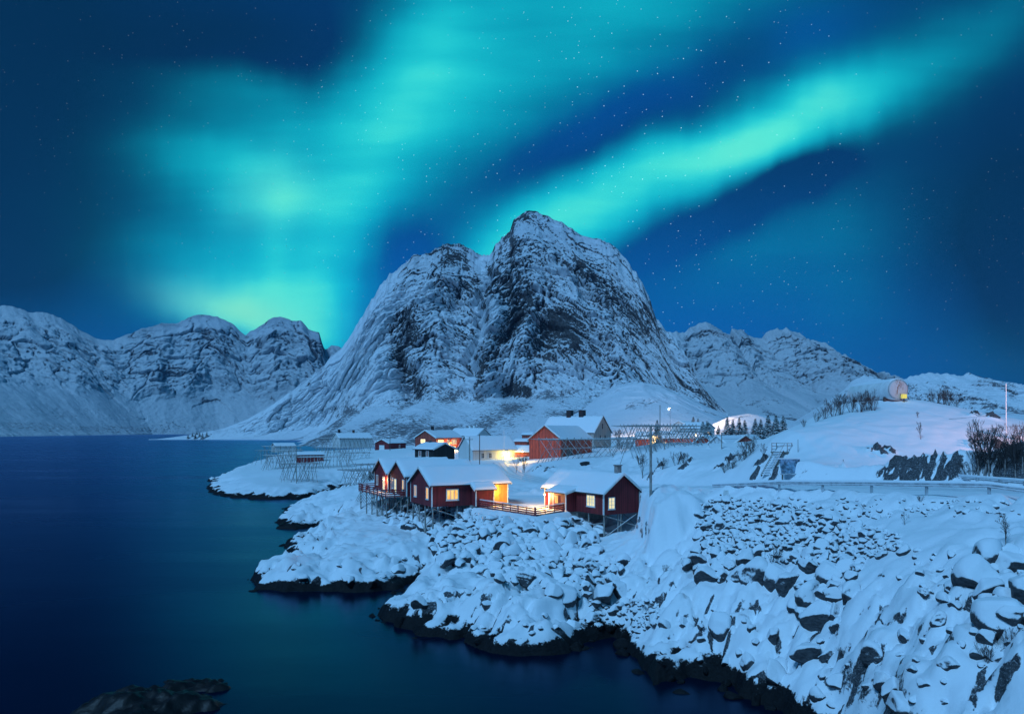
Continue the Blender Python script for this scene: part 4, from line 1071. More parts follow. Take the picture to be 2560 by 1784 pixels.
brace(A, (.3, 7.7, -.2), (.3, 4.6, gz(A, .25, 4.6) + .3)); brace(A, (3.5, 4.0, -.2), (.4, 4.0, gz(A, .4, 4) + .4))
B().box((5.3, -.6, -1.4), (10.6, 7.6, -.004)).build('foundation', 'concrete', A)

LB, WB, HB, RB = 10.5, 7.0, 2.8, 1.95
BZ = 6.35
Bh = gable_house('red_cabin', 'dark red middle cabin with the balcony railing at its gable', 'cabin', (-14.66, 101.5, BZ), YAW_A, LB, WB, HB, RB, group='red cabins on stilts', seed=8)
window(Bh, 'x0', LB, WB, .8, .75, .95, 1.55, 2, 1, panes=['curtain_pane', 'warm_pane'])
window(Bh, 'x0', LB, WB, 4.3, .1, 1.0, 2.1, 1, 2, pane='pale_pane', door=True)
window(Bh, 'x0', LB, WB, 5.7, .75, .7, 1.55, 1, 1, pane='dull_pane')
Ch = gable_house('red_cabin', 'dark red end cabin of the row with its gable door onto the balcony', 'cabin', (-18.5, 109.0, BZ), YAW_A, LB, WB, HB, RB, group='red cabins on stilts', seed=12)
window(Ch, 'x0', LB, WB, 4.9, .75, 1.0, 1.55, 2, 1, panes=['dull_pane', 'dull_pane'])
window(Ch, 'x0', LB, WB, 1.5, .1, 1.0, 2.1, 1, 2, pane='pale_pane', door=True)
for hh_ in (Bh, Ch):
    for x, y in ((.3, .3), (.3, 3.5), (.3, 6.7), (3.4, .3), (3.4, 3.5), (3.4, 6.7), (6.8, .3), (6.8, 6.7)):
        post_down(hh_, x, y, -.003, .11)
    brace(hh_, (.3, .2, -.2), (.3, 4.2, gz(hh_, .3, 4.2) + .2)); brace(hh_, (3.4, .2, -.2), (.3, .2, gz(hh_, .3, .2) + .3)); brace(hh_, (.3, 6.7, -.2), (.3, 3.2, gz(hh_, .3, 3.2) + .2))

# balcony round the gables
D0 = settle(thing('balcony', 'red railed wooden balcony on stilts before the cabin gables', 'balcony', (-14.66, 101.5, BZ - .12), YAW_A))
YD1 = 14.6
for i in range(16):
    B().box((-2.6 + i * .16, .9, -.05), (-2.6 + i * .16 + .145, YD1, 0)).build('deck_board', 'old_wood', D0)
snow_sheet('deck_snow', lambda a, b_: (-2.5 + 2.45 * a, 1.0 + (YD1 - 1.1) * b_, 0.0), 10, 24, .07, D0, 31, 'snow', lx=2.5, ly=13)
for y in np.linspace(.95, YD1 - .05, 8):
    B().box((-2.72, y - .05, -.2), (-2.62, y + .05, 1.05)).build('post', 'red_rail', D0)
for x in (-1.4, -.15):
    B().box((x - .05, .80, -.2), (x + .05, .89, 1.05)).build('post', 'red_rail', D0)
    B().box((x - .05, YD1 + .01, -.2), (x + .05, YD1 + .10, 1.05)).build('post', 'red_rail', D0)
for z in (.12, .40, .68, .96):
    B().box((-2.76, .78, z), (-2.725, YD1 + .1, z + .14)).build('rail', 'red_rail', D0)
    B().box((-2.72, .755, z), (-.05, .79, z + .14)).build('rail', 'red_rail', D0)
    B().box((-2.72, YD1 + .105, z), (-.05, YD1 + .14, z + .14)).build('rail', 'red_rail', D0)
for x in (-2.5, -.4):
    for y in (1.1, 3.2, 5.6, 8.2, 11, 14.2): post_down(D0, x, y, -.06, .10)
for i in range(12):   # slanted struts under the outer edge
    y = 5.0 + i * .8
    brace(D0, (-2.62, y, -.1), (-3.4, y, -1.5), .045)
brace(D0, (-2.5, 1.1, -.2), (-2.5, 5.6, gz(D0, -2.5, 5.6) + .2)); brace(D0, (-2.5, 8.2, -.2), (-2.5, 4.2, gz(D0, -2.5, 4.2) + .2)); brace(D0, (-.4, 1.1, -.2), (-2.5, 1.1, gz(D0, -2.5, 1.1) + .3))

# ------------------------------------------------------------------ the red cabin right of the yard
dl = (-0.54, 0.84); YAW_D = dirang(dl); LD, WD_, HD, RDs = 12.1, 5.75, 2.6, 2.1
D1 = gable_house('red_cabin', 'dark red cabin on tall stilts with a chimney and a porch facing the yard', 'cabin', (15.68, 89.7, 5.5), YAW_D, LD, WD_, HD, RDs, group='red cabins on stilts', seed=17, snow=.28)
window(D1, 'x0', LD, WD_, WD_ - 1.75, .62, 1.05, 1.45, 2, 3, pane='pale_pane')
window(D1, 'y1', LD, WD_, 1.55, .80, 1.65, 1.45, 3, 3, pane='pale_pane')
PX0, PX1, PP = 5.3, 8.9, 1.6
sl = RDs / (WD_ / 2); sl2 = 0.28
B().prism([(WD_ + .003, -.05), (WD_ + PP, -.05), (WD_ + PP, HD - PP * sl2), (WD_ + .003, HD - .01)], 'x', PX0, PX1).build('porch_wall', 'red_boards', D1)
ya, za = WD_ - .2, HD + .17
pr = B().prism([(ya, za), (WD_ + PP + .35, za - (PP + .55) * sl2), (WD_ + PP + .35, za - (PP + .55) * sl2 + .13), (ya, za + .13)], 'x', PX0 - .3, PX1 + .35).build('porch_roof', 'roof_board', D1)
snow_sheet('roof_snow', lambda a, b_: (PX0 - .3 + (PX1 - PX0 + .65) * a, ya + (PP + .55) * b_, za + .13 - (PP + .55) * b_ * sl2), 14, 12, .24, pr, 19, lx=4.2, ly=2.2)
B().prism([(ya + .3, za - .3 * sl2 - .1), (WD_ + PP + .37, za - (PP + .57) * sl2 - .1), (WD_ + PP + .37, za - (PP + .57) * sl2 + .16), (ya + .3, za - .3 * sl2 + .16)], 'x', PX0 - .36, PX0 - .303).build('bargeboard', 'white_paint', D1)
for x in (PX0 - .02, PX1 - .11):
    B().box((x, WD_ + PP - .11, -.06), (x + .13, WD_ + PP + .025, HD - PP * sl2 - .03)).build('corner_board', 'white_paint', D1)
B().box((PX1 - 1.0, WD_ + PP + .003, -.05), (PX1 - .9, WD_ + PP + .02, HD - PP * sl2 - .04)).build('corner_board', 'white_paint', D1)
window(D1, 'y1', LD, WD_ + PP, PX1 - 2.1, .85, .8, 1.05, 1, 1, pane='warm_pane', frame='red_paint', fw=.08)
for x, y in ((.2, 5.5), (.2, 2.9), (.2, .2), (3.1, 5.5), (3.1, .2), (.3, 3.25), (5.4, 5.5), (5.4, .3)):
    post_down(D1, x, y, -.003, .115)
brace(D1, (.15, 5.5, -.1), (.15, .4, gz(D1, .2, .4) + .5)); brace(D1, (.1, .3, -.1), (.1, 5.4, gz(D1, .2, 5.4) + .5)); brace(D1, (.3, 5.6, -1.0), (3.0, 5.6, gz(D1, 3.1, 5.5) + .5)); brace(D1, (3.0, .3, -.2), (.3, .3, gz(D1, .3, .3) + .4))
chimney(D1, .75, WD_ / 2, HD + RDs, .62, 1.05, 'concrete')
B().box((5.4, .4, -1.2), (11.9, 6.8, -.06)).build('foundation', 'concrete', D1)

# ------------------------------------------------------------------ board fence at the edge of the yard
fp = [(-5.0, 95.35), (2.72, 84.95), (6.35, 89.35)]
fe = settle(thing('board_fence', 'low red board fence with snow on its boards along the yard edge', 'fence', (*fp[1], ground(*fp[1]))))
for (xa, ya_), (xb, yb_), n in ((fp[0], fp[1], 9), (fp[1], fp[2], 4)):
    dd = Vector((xb - xa, yb_ - ya_, 0)); nn = Vector((dd.y, -dd.x, 0)).normalized() * .07
    if nn.y > 0: nn = -nn
    ga, gb = ground(xa, ya_), ground(xb, yb_); ga = max(ga, 5.45); gb = max(gb, 5.45)
    for i in range(n):
        t_ = i / (n - 1) * .985 + .005; x, y = xa + dd.x * t_, ya_ + dd.y * t_; g_ = ga + (gb - ga) * t_
        stick('post', (x, y, g_ - .6), (x, y, g_ + 1.0), .11, 'red_rail', fe, 'beam')
    for z in (.08, .33, .58, .84):
        stick('rail', Vector((xa, ya_, ga + z)) + nn, Vector((xb, yb_, gb + z)) + nn, .04, 'red_rail', fe, 'beam', r2=.16)
    stick('coping', Vector((xa, ya_, ga + 1.03)), Vector((xb, yb_, gb + 1.03)), .20, 'snow', fe, 'beam', r2=.07)
    stick('kerb', Vector((xa, ya_, ga - .12)) + nn, Vector((xb, yb_, gb - .12)) + nn, .25, 'concrete', fe, 'beam', r2=.24)

# ------------------------------------------------------------------ lamps of the cabins
mA = A.matrix_basis
def wl(par, p_): return tuple(par.matrix_basis @ Vector(p_))
lamp('wall_lamp', 'porch lamp beside the lamplit boards of the left cabin', wl(A, (XA1 + .45, -.75, 2.0)), 420, (1.0, 0.60, 0.16))
lamp('wall_lamp', 'porch lamp at the eave corner of the right cabin', wl(D1, (PX1 + .45, WD_ + PP + .35, 1.9)), 1900, (1.0, 0.58, 0.19))
lamp('wall_lamp', 'balcony lamp beside the gable door of the end cabin', wl(Ch, (-.45, .6, 1.9)), 130, (1.0, 0.52, 0.16))

# ------------------------------------------------------------------ the road: packed, rutted snow
m = bpy.data.materials.new('road_snow'); m.use_nodes = True
t = NT(m.node_tree); p = t.n['Principled BSDF']
ge = t.node('ShaderNodeTexCoord').outputs['UV']; us = t.xyz(ge)
wob = t.noise(t.mapping(ge, sc=(1, 0.05, 1)), 6, 3, 0.6)
rut = t.math('ABSOLUTE', t.math('SINE', t.math('MULTIPLY', t.math('ADD', us[0], t.math('MULTIPLY', wob, 0.08)), 14.0)))
g = t.noise(t.node('ShaderNodeNewGeometry').outputs['Position'], 1.6, 5, 0.6)
t.put(p.inputs['Base Color'], t.mix(t.smooth(t.math('ADD', rut, t.math('MULTIPLY', g, 0.5)), 0.35, 1.1), (0.62, 0.66, 0.70, 1), (*SNOW, 1)))
p.inputs['Roughness'].default_value = 0.55
bq = t.node('ShaderNodeBump'); bq.inputs['Strength'].default_value = 0.8; bq.inputs['Distance'].default_value = 0.08
t.put(bq.inputs['Height'], t.math('ADD', rut, g)); t.l.new(bq.outputs[0], p.inputs['Normal'])
MATS['road_snow'] = m
rp = np.array(ROAD)[:, :2]
dl_ = np.concatenate([[0], np.cumsum(np.hypot(*np.diff(rp, axis=0).T))])
ss = np.linspace(0, dl_[-1], 170)
# a smooth centre line through the road's points
cxl = np.interp(ss, dl_, rp[:, 0]); cyl = np.interp(ss, dl_, rp[:, 1])
ker = np.ones(13) / 13
cxl = np.convolve(np.pad(cxl, 6, 'edge'), ker, 'valid'); cyl = np.convolve(np.pad(cyl, 6, 'edge'), ker, 'valid')
tx, ty = np.gradient(cxl), np.gradient(cyl); tl = np.hypot(tx, ty); nx_, ny_ = ty / tl, -tx / tl
offs = np.linspace(-3.1, 3.1, 9)
RX = cxl[:, None] + nx_[:, None] * offs[None]; RY = cyl[:, None] + ny_[:, None] * offs[None]
RZZ = bilin(GX, GY, HT, RX, RY) + 0.05
RZZ[:, [0, -1]] -= 0.07
road = grid_mesh('road', np.stack([RX, RY, RZZ], -1), 'road_snow', flip=True)
uvl = road.data.uv_layers.new(name='UVMap')
vi = np.zeros(len(road.data.loops), np.int32); road.data.loops.foreach_get('vertex_index', vi)
uvv = np.stack([np.repeat(np.linspace(0, 1, 9)[None], 170, 0).ravel()[vi], np.repeat((ss / 6.2)[:, None], 9, 1).ravel()[vi]], -1)
uvl.data.foreach_set('uv', uvv.ravel().astype(np.float32))
structure(road, 'snow packed road with wheel ruts')

# ------------------------------------------------------------------ boulders
def ico(sub):
    f_ = (1 + 5 ** .5) / 2
    v = [Vector(q).normalized() for q in ((-1, f_, 0), (1, f_, 0), (-1, -f_, 0), (1, -f_, 0), (0, -1, f_), (0, 1, f_), (0, -1, -f_), (0, 1, -f_), (f_, 0, -1), (f_, 0, 1), (-f_, 0, -1), (-f_, 0, 1))]
    fc = [(0, 11, 5), (0, 5, 1), (0, 1, 7), (0, 7, 10), (0, 10, 11), (1, 5, 9), (5, 11, 4), (11, 10, 2), (10, 7, 6), (7, 1, 8), (3, 9, 4), (3, 4, 2), (3, 2, 6), (3, 6, 8), (3, 8, 9), (4, 9, 5), (2, 4, 11), (6, 2, 10), (8, 6, 7), (9, 8, 1)]
    for _ in range(sub):
        cache = {}; nf = []
        def mid(a, b_):
            k = (min(a, b_), max(a, b_))
            if k not in cache: v.append(((v[a] + v[b_]) / 2).normalized()); cache[k] = len(v) - 1
            return cache[k]
        for a, b_, c in fc:
            ab, bc, ca = mid(a, b_), mid(b_, c), mid(c, a)
            nf += [(a, ab, ca), (b_, bc, ab), (c, ca, bc), (ab, bc, ca)]
        fc = nf
    return np.array([tuple(q) for q in v]), fc
def boulder_shape(seed, sub):
    """an angular block: planes cut from a ball, edges worn round, snow fattening the top"""
    r_ = np.random.RandomState(seed); v, fc = ico(sub)
    K = r_.randint(7, 12)
    pl = r_.normal(size=(K, 3)); pl /= np.linalg.norm(pl, axis=1, keepdims=True)
    hk = r_.uniform(0.55, 0.95, K)
    dt = np.clip(v @ pl.T, 1e-3, None)
    rad = hk[None] / dt
    k = 26.0
    rr = (np.sum(np.minimum(rad, 3.0) ** -k, 1) + 1.15 ** -k) ** (-1 / k)
    P = v * rr[:, None] * np.array([1, r_.uniform(.7, 1), r_.uniform(.7, 1.0)])
    P += 0.03 * np.stack([fbm(P[:, 1] * 3 + seed, P[:, 2] * 3, 2, s_) for s_ in (1, 2, 3)], -1)
    top = sstep(0.15, 0.75, v[:, 2]); P[:, 2] += 0.07 * top
    return P, fc
SH3 = [boulder_shape(i, 3) for i in range(22)]
SH2 = [boulder_shape(100 + i, 2) for i in range(14)]
BM = []
for P, fc in SH3:
    me = bpy.data.meshes.new('boulder'); me.from_pydata([tuple(q) for q in P], [], fc)
    me.polygons.foreach_set('use_smooth', [True] * len(fc)); me.materials.append(MATS['boulder_m']); BM.append(me)
def in_poly(x, y, poly):
    c = False; n = len(poly)
    for i in range(n):
        x1, y1 = poly[i]; x2, y2 = poly[(i + 1) % n]
        if (y1 > y) != (y2 > y) and x < (x2 - x1) * (y - y1) / (y2 - y1) + x1: c = not c
    return c
ZONES = [  # pixel outline of each boulder field, tries, sizes in pixels at the top / the bottom of it, tightness
    ([(1190, 1285), (1330, 1302), (1440, 1292), (1500, 1330), (1490, 1385), (1560, 1400), (1560, 1470), (1440, 1490), (1330, 1460), (1230, 1440), (1150, 1410), (1085, 1380), (1075, 1335), (1130, 1300)], 2600, (12, 30), (28, 80), .60),
    ([(1785, 1242), (1960, 1252), (2060, 1285), (2250, 1335), (2260, 1372), (2120, 1405), (2000, 1410), (1880, 1390), (1760, 1375), (1738, 1320), (1748, 1262)], 3000, (8, 22), (14, 42), .60),
    ([(1690, 1370), (1850, 1385), (2000, 1390), (2150, 1400), (2140, 1460), (2095, 1570), (2010, 1540), (1940, 1440), (1820, 1445), (1720, 1425)], 520, (26, 66), (30, 96), .58),
    ([(2440, 1385), (2580, 1385), (2590, 1560), (2490, 1530), (2430, 1440)], 240, (40, 100), (44, 130), .56),
    ([(1620, 1480), (2100, 1580), (2400, 1520), (2580, 1560), (2580, 1790), (2150, 1790), (1800, 1690), (1640, 1650)], 190, (14, 50), (18, 85), .95),
    ([(960, 1262), (1180, 1272), (1180, 1312), (1090, 1330), (1040, 1318), (960, 1308)], 500, (10, 28), (14, 36), .60),
    ([(1470, 1490), (1640, 1500), (1650, 1560), (1560, 1590), (1480, 1560)], 500, (8, 24), (10, 36), .62),
    ([(1430, 1590), (1560, 1590), (1570, 1650), (1500, 1660), (1420, 1650)], 60, (20, 50), (24, 56), .9),
    ([(1660, 1690), (1800, 1700), (2000, 1775), (1960, 1800), (1700, 1740)], 60, (20, 50), (24, 60), .9),
    ([(2250, 1340), (2440, 1400), (2400, 1520), (2250, 1460)], 60, (12, 40), (16, 50), 1.2),
    ([(620, 1440), (720, 1400), (1060, 1380), (1080, 1440), (900, 1470)], 30, (10, 30), (12, 40), 1.6), ([(960, 1500), (1450, 1480), (1540, 1560), (1250, 1620), (1000, 1560)], 26, (12, 40), (14, 46), 1.3),
    ([(1770, 1236), (2560, 1252), (2560, 1290), (2200, 1300), (1900, 1275)], 160, (6, 16), (8, 20), 1.0),
]
stones = []
rs = random.Random(41)
cell = {}
for poly, tries, smin, smax, tight in ZONES:
    xs_ = [q[0] for q in poly]; ys_ = [q[1] for q in poly]
    for _ in range(tries):
        px, py = rs.uniform(min(xs_), max(xs_)), rs.uniform(min(ys_), max(ys_))
        if not in_poly(px, py, poly): continue
        f_ = (py - min(ys_)) / (max(ys_) - min(ys_))
        lo = smin[0] + (smax[0] - smin[0]) * f_; hi = smin[1] + (smax[1] - smin[1]) * f_
        spx = lo + (hi - lo) * rs.random() ** 2.2
        x, y, z = at(px, py + spx * .2)
        rad = spx / F * y / 2
        ok = True
        for ix in (-1, 0, 1):
            for iy in (-1, 0, 1):
                for q in cell.get((int(x // 3) + ix, int(y // 3) + iy), ()):
                    if (q[0] - x) ** 2 + (q[1] - y) ** 2 < ((q[3] + rad) * tight) ** 2: ok = False; break
        if not ok: continue
        e = (x, y, z, rad, spx, tight > 1); cell.setdefault((int(x // 3), int(y // 3)), []).append(e); stones.append(e)
stones.sort(key=lambda q: -q[4])
def stone_matrix(q, r_):
    x, y, z, rad, spx, bur = q
    yaw = r_.uniform(0, 6.283); tl_ = Matrix.Rotation(r_.uniform(-.35, .35), 4, 'X') @ Matrix.Rotation(r_.uniform(-.35, .35), 4, 'Y')
    s_ = rad * 1.22
    return Matrix.Translation((x, y, z + rad * (.0 if bur else .08) - max(0, rad - .9) * .35)) @ Matrix.Rotation(yaw, 4, 'Z') @ tl_ @ Matrix.Diagonal((s_, s_ * r_.uniform(.8, 1.1), s_ * r_.uniform(.85, 1.2), 1))
for i, q in enumerate(stones[:300]):
    o = bpy.data.objects.new('boulder', rs.choice(BM)); col.objects.link(o); o.parent = terrain
    o.matrix_basis = stone_matrix(q, rs)
VV = []; FF = []; n0 = 0
for q in stones[300:]:
    P, fc = rs.choice(SH2); M_ = np.array(stone_matrix(q, rs))
    VV.append(P @ M_[:3, :3].T + M_[:3, 3]); FF.append(np.array(fc) + n0); n0 += len(P)
if VV:
    VV = np.concatenate(VV); FF = np.concatenate(FF)
    me = bpy.data.meshes.new('rubble'); me.vertices.add(len(VV)); me.vertices.foreach_set('co', VV.ravel().astype(np.float32))
    me.loops.add(FF.size); me.loops.foreach_set('vertex_index', FF.ravel().astype(np.int32)); me.polygons.add(len(FF))
    me.polygons.foreach_set('loop_start', np.arange(0, FF.size, 3, dtype=np.int32)); me.polygons.foreach_set('loop_total', np.full(len(FF), 3, np.int32))
    me.update(calc_edges=True); me.polygons.foreach_set('use_smooth', np.full(len(FF), True)); me.materials.append(MATS['boulder_m'])
    o = bpy.data.objects.new('rubble', me); col.objects.link(o); o.parent = terrain; o['kind'] = 'stuff'
print('stones', len(stones))

# a reef just breaking the surface
sx, sy = np.meshgrid(np.linspace(-27, -13.0, 110), np.linspace(34.5, 48.5, 110))
sh_ = 0.75 * fbm(sx / 3.2, sy / 2.2, 5, 203) + 0.25 * ridged((sx + sy) / 3, (sy - sx) / 1.2, 3, 6) - 0.10
rr_ = np.hypot((sx + 20.2) / 5.6, (sy - 41.4) / 5.2)
sh_ = sh_ * 0.75 + 0.42 - 1.0 * sstep(0.25, 1.15, rr_) - 0.35 * sstep(.5, 1., np.hypot((sx + 17) / 3, (sy - 44) / 2) * 0 + rr_)
sh_ = np.where(rr_ > 1.0, np.minimum(sh_, -0.3), sh_)
mat('wet_rock', (0.010, 0.009, 0.009), 0.5, var=(2.5, 0.6), bump=(6, 0.6, 0.05), spec=0.3)
sk = grid_mesh('reef', np.stack([sx, sy, sh_], -1), 'wet_rock'); tag(sk, 'low black wet reef just breaking the water', 'rock')

# ------------------------------------------------------------------ village buildings
def hs(name, label, cat, F_, e1_, L, Wd, fl, h, rise, mirror=False, **kw):
    """F_: front corner on the ground plan; mirror: the visible long side is the other one"""
    e1_ = Vector((e1_[0], e1_[1])).normalized()
    if mirror:
        e2_ = Vector((-e1_.y, e1_.x)); o_ = Vector(F_) - e2_ * Wd
    else: o_ = Vector(F_)
    return gable_house(name, label, cat, (o_.x, o_.y, fl), math.atan2(e1_.y, e1_.x), L, Wd, h, rise, **kw)
def X_(px, Y_): return ((px - 1280) / F * Y_, Y_)
def zz(py, Y_): return CAMH - (py - YH) / F * Y_

bs = hs('boathouse', 'black boarded boathouse with two white framed windows', 'boathouse', X_(1083, 148), (-.75, .66), 5.6, 6.0, 7.0, zz(1123, 148) - 7.0, 1.15, True, wall='black_boards', corners=False, seed=41)
for u in (1.3, 3.6): window(bs, 'y1', 5.6, 6.0, u, 3.15, .85, 1.25, 1, 1, pane='dull_pane')
chimney(bs, 4.2, 3.0, 5.6, .45, .7, 'iron')
wh = hs('white_house', 'long white boarded house with a glaring yellow lamp by its ramp', 'house', X_(1182, 199), (.85, .53), 14, 8.5, zz(1157, 199), 3.6, 3.7, wall='white_boards', seed=42, corners=False)
for u in (2.6, 5.0): window(wh, 'y0', 14, 8.5, u, 1.2, 1.0, 1.5, 2, 2, pane='dark_pane')
window(wh, 'y0', 14, 8.5, 8.9, .5, 1.2, 2.2, 1, 1, pane='bright_pane', door=True)
lamp('wall_lamp', 'glaring yellow lamp beside the white house door', wl(wh, (10.6, -.7, 2.5)), 1600, (1.0, 0.72, 0.14), 'bulb_warm', .22)
ra = settle(thing('ramp', 'wooden ramp with handrails along the white house wall', 'ramp', wl(wh, (6.5, -1.0, 0)), YAW_A))
B().prism([(0, -1.0), (7.5, -1.0), (7.5, 1.0), (5.5, 1.0), (0, 0.0)], 'y', -1.2, 0).build('deck', 'old_wood', ra)
for y in (-1.25, .02):
    for i in range(6):
        zb = min(1.0, i * 1.35 / 5.5); B().box((i * 1.35, y, zb - .3), (i * 1.35 + .08, y + .07, zb + 1.0)).build('post', 'grey_post', ra)
    for dz in (.5, .95):
        stick('handrail', (0, y + .03, dz), (5.5, y + .03, 1.0 + dz), .04, 'grey_post', ra, world=False); stick('handrail', (5.5, y + .03, 1 + dz), (7.5, y + .03, 1 + dz), .04, 'grey_post', ra, world=False)

rh = hs('red_house', 'two storey red house with lit windows behind the black boathouse', 'house', X_(1090, 232), (.53, .85), 14, 8.5, 8.6, zz(1094, 232) - 8.6, 2.3, wall='barn_red', corners=False, seed=43)
window(rh, 'x0', 14, 8.5, 4.3, 2.9, 1.9, 1.3, 2, 1, pane='bright_pane')
for u, w_, pn in ((.9, 3.0, 'bright_pane'), (5.6, 1.6, 'curtain_pane'), (8.3, 2.6, 'curtain_pane')): window(rh, 'y0', 14, 8.5, u, 2.5, w_, 1.5, 3 if w_ > 2 else 2, 1, pane=pn)
window(rh, 'y0', 14, 8.5, 8.2, 0.2, 2.2, 1.6, 2, 1, pane='bright_pane')
chimney(rh, 3.5, 4.2, zz(1080, 236) - 8.6, .75, 1.9, 'iron')
lamp('wall_lamp', 'warm lamp on the lower wall of the two storey red house', wl(rh, (7.0, -1.2, 1.6)), 3800, (1.0, 0.50, 0.13), 'bulb_warm', .16)
rh2 = hs('white_house', 'white roofed house with two pale chimneys behind the red house', 'house', X_(1192, 268), (-.85, .53), 13, 9, 9.5, 4.2, 2.6, True, wall='white_boards', corners=False, seed=44)
for x in (4.2, 6.2): chimney(rh2, x, 4.5, 6.8, .8, 1.2, 'white_paint')

barn = hs('red_barn', 'weathered red barn with a steep snowy roof on short posts', 'barn', (12.6, 187.7), (.5, .87), 19.6, 9.3, 8.0, 5.2, 3.5, wall='barn_red', trim='old_wood', corners=False, seed=45, snow=.3)
for y in (.3, 4.6, 9.0): post_down(barn, .3, y, -.004, .16, 'old_wood')
window(barn, 'y0', 19.6, 9.3, 3.2, .1, 3.6, 3.2, 3, 1, pane='dark_pane', frame='old_wood', door=True)
gh = hs('grey_house', 'grey boarded house with a steep gable and two black chimneys', 'house', (25.8, 230.6), (-.8, .6), 20, 11, 10.4, 4.6, 5.2, True, wall='grey_boards', corners=False, seed=46, snow=.3)
window(gh, 'x0', 20, 11, 5.2, 5.6, .8, 1.8, 1, 2, pane='dark_pane', frame='grey_boards')
for u in (3.4, 6.4): window(gh, 'x0', 20, 11, u, 2.2, 1.0, 1.5, 2, 1, pane='dark_pane', frame='grey_boards')
for x in (7.6, 12.4): chimney(gh, x, 5.5, 9.8, 1.7, 1.9, 'iron', True)

bb_ = hs('boathouse', 'brown red boathouse with a white door in its gable', 'boathouse', X_(972, 300), (.53, .85), 10.7, 7.5, 7.4, 2.9, 1.6, wall='red_boards', corners=False, seed=47)
B().box((-.03, 2.4, .1), (-.004, 5.2, 2.1)).build('door', 'white_paint', bb_)
window(bb_, 'y0', 10.7, 7.5, 6.2, .2, .9, 2.0, 1, 2, pane='dull_pane', door=True)
ws = hs('white_house', 'small white house with a tall gable behind the fish racks', 'house', X_(850, 350), (.8, .6), 17, 9, 7.0, 4.7, 2.6, wall='white_boards', corners=False, seed=48)
chimney(ws, 1.5, 4.5, 7.2, .9, 1.8, 'iron'); chimney(ws, 9, 4.5, 7.2, .9, 1.5, 'brick_red')
lb = hs('boathouse', 'low white boathouse at the outer end of the fish racks', 'boathouse', X_(690, 378), (.8, .6), 10.5, 7, 4.2, 3.2, 1.5, wall='white_boards', corners=False, seed=49)
B().box((-.03, 2, .1), (-.004, 5, 2.4)).build('door', 'grey_boards', lb)
ls = hs('red_shed', 'small red shed with a flat snowy roof among the fish racks', 'shed', X_(742, 238), (.95, .3), 8.6, 6, 4.9, 2.7, .7, wall='red_boards', corners=False, seed=50, barge=False)
for i, (px, Y_) in enumerate(((922, 172), (958, 176))):
    g_ = ground(*X_(px, Y_)); v_ = settle(thing('fish_vat', ('dark square vat with snow on its lid nearer the fish rack', 'dark square vat with snow on its lid nearer the black boathouse')[i], 'vat', (*X_(px, Y_), g_), .12, 'dark vats below the cabins'))
    B().prism([(0, -.4), (3.2, -.4), (3.35, 2.1), (-.1, 2.1)], 'y', 0, 2.6).build('tub', 'vat', v_)
    lid = B().box((-.2, -.1, 2.104), (3.45, 2.7, 2.2)).build('lid', 'dark_wood', v_)
    snow_sheet('lid_snow', lambda a, b_: (-.2 + 3.65 * a, -.1 + 2.8 * b_, 2.2), 12, 10, .2, lid, 3 + i, lx=3.6, ly=2.8)
sb_ = hs('metal_shed', 'pale corrugated shed with a broad snowy roof behind the hillock', 'shed', X_(1838, 168), (.75, .66), 15, 9.5, 7.6, 3.0, 3.7, wall='metal_sheet', corners=False, seed=51)
r1 = hs('red_shed', 'small red gable lit pink beside the corrugated shed', 'shed', X_(1783, 186), (.4, .92), 8, 5.0, 9.4, 2.9, 1.9, wall='barn_red', corners=False, seed=52)
window(r1, 'x0', 8, 5, 2.1, 2.0, .7, .8, 1, 1, pane='pale_pane')
r2 = hs('red_shed', 'red shed with its gable half hidden by the tank hill', 'shed', X_(1898, 150), (.5, .86), 7, 5.2, 9.4, 3.2, 1.9, wall='barn_red', corners=False, seed=53)
f1 = hs('white_house', 'white house under floodlight at the foot of the snow hill', 'house', X_(1752, 300), (-.6, .8), 11, 9, 12.5, 4.0, 2.4, True, wall='white_boards', corners=False, seed=54)
window(f1, 'x0', 11, 9, 3, 1.0, 3.0, 1.4, 3, 1, pane='bright_pane')
f2 = hs('white_house', 'white house with a low roof uphill of the floodlit house', 'house', X_(1716, 345), (.7, .7), 12, 8, 14.6, 3.4, 2.0, wall='white_boards', corners=False, seed=55)
f3 = hs('red_house', 'low red house with lit windows seen through the upper rack', 'house', X_(1752, 218), (-.93, .36), 13, 7, 9.6, 3.6, 2.0, True, wall='barn_red', corners=False, seed=56)
for u in (1.5, 4.5, 7.5, 10): window(f3, 'y1', 13, 7, u, 1.1, 1.4, 1.3, 2, 1, pane='bright_pane')
f4 = hs('red_house', 'dark house with one lit window left of the upper rack', 'house', X_(1662, 222), (-.93, .36), 9, 7, 9.6, 3.4, 2.0, True, wall='barn_red', corners=False, seed=57)
window(f4, 'y1', 9, 7, 3.2, 1.1, 1.4, 1.3, 2, 1, pane='bright_pane')
s1_ = hs('red_shed', 'tiny brown shed on the slope behind the red barn', 'shed', X_(1330, 300), (-.9, .4), 4.5, 4, 11.4, 2.4, .9, True, wall='barn_red', corners=False, seed=58)
s2_ = hs('red_shed', 'small low red shed between the white house and the red barn', 'shed', X_(1318, 262), (-.9, .4), 5, 4, 9.6, 2.0, .9, True, wall='barn_red', corners=False, seed=59)
s3_ = hs('red_shed', 'red outhouse at the end of the white house ramp', 'shed', X_(1322, 205), (-.95, .3), 4.0, 4, 7.4, 2.2, 1.6, True, wall='barn_red', corners=False, seed=60)
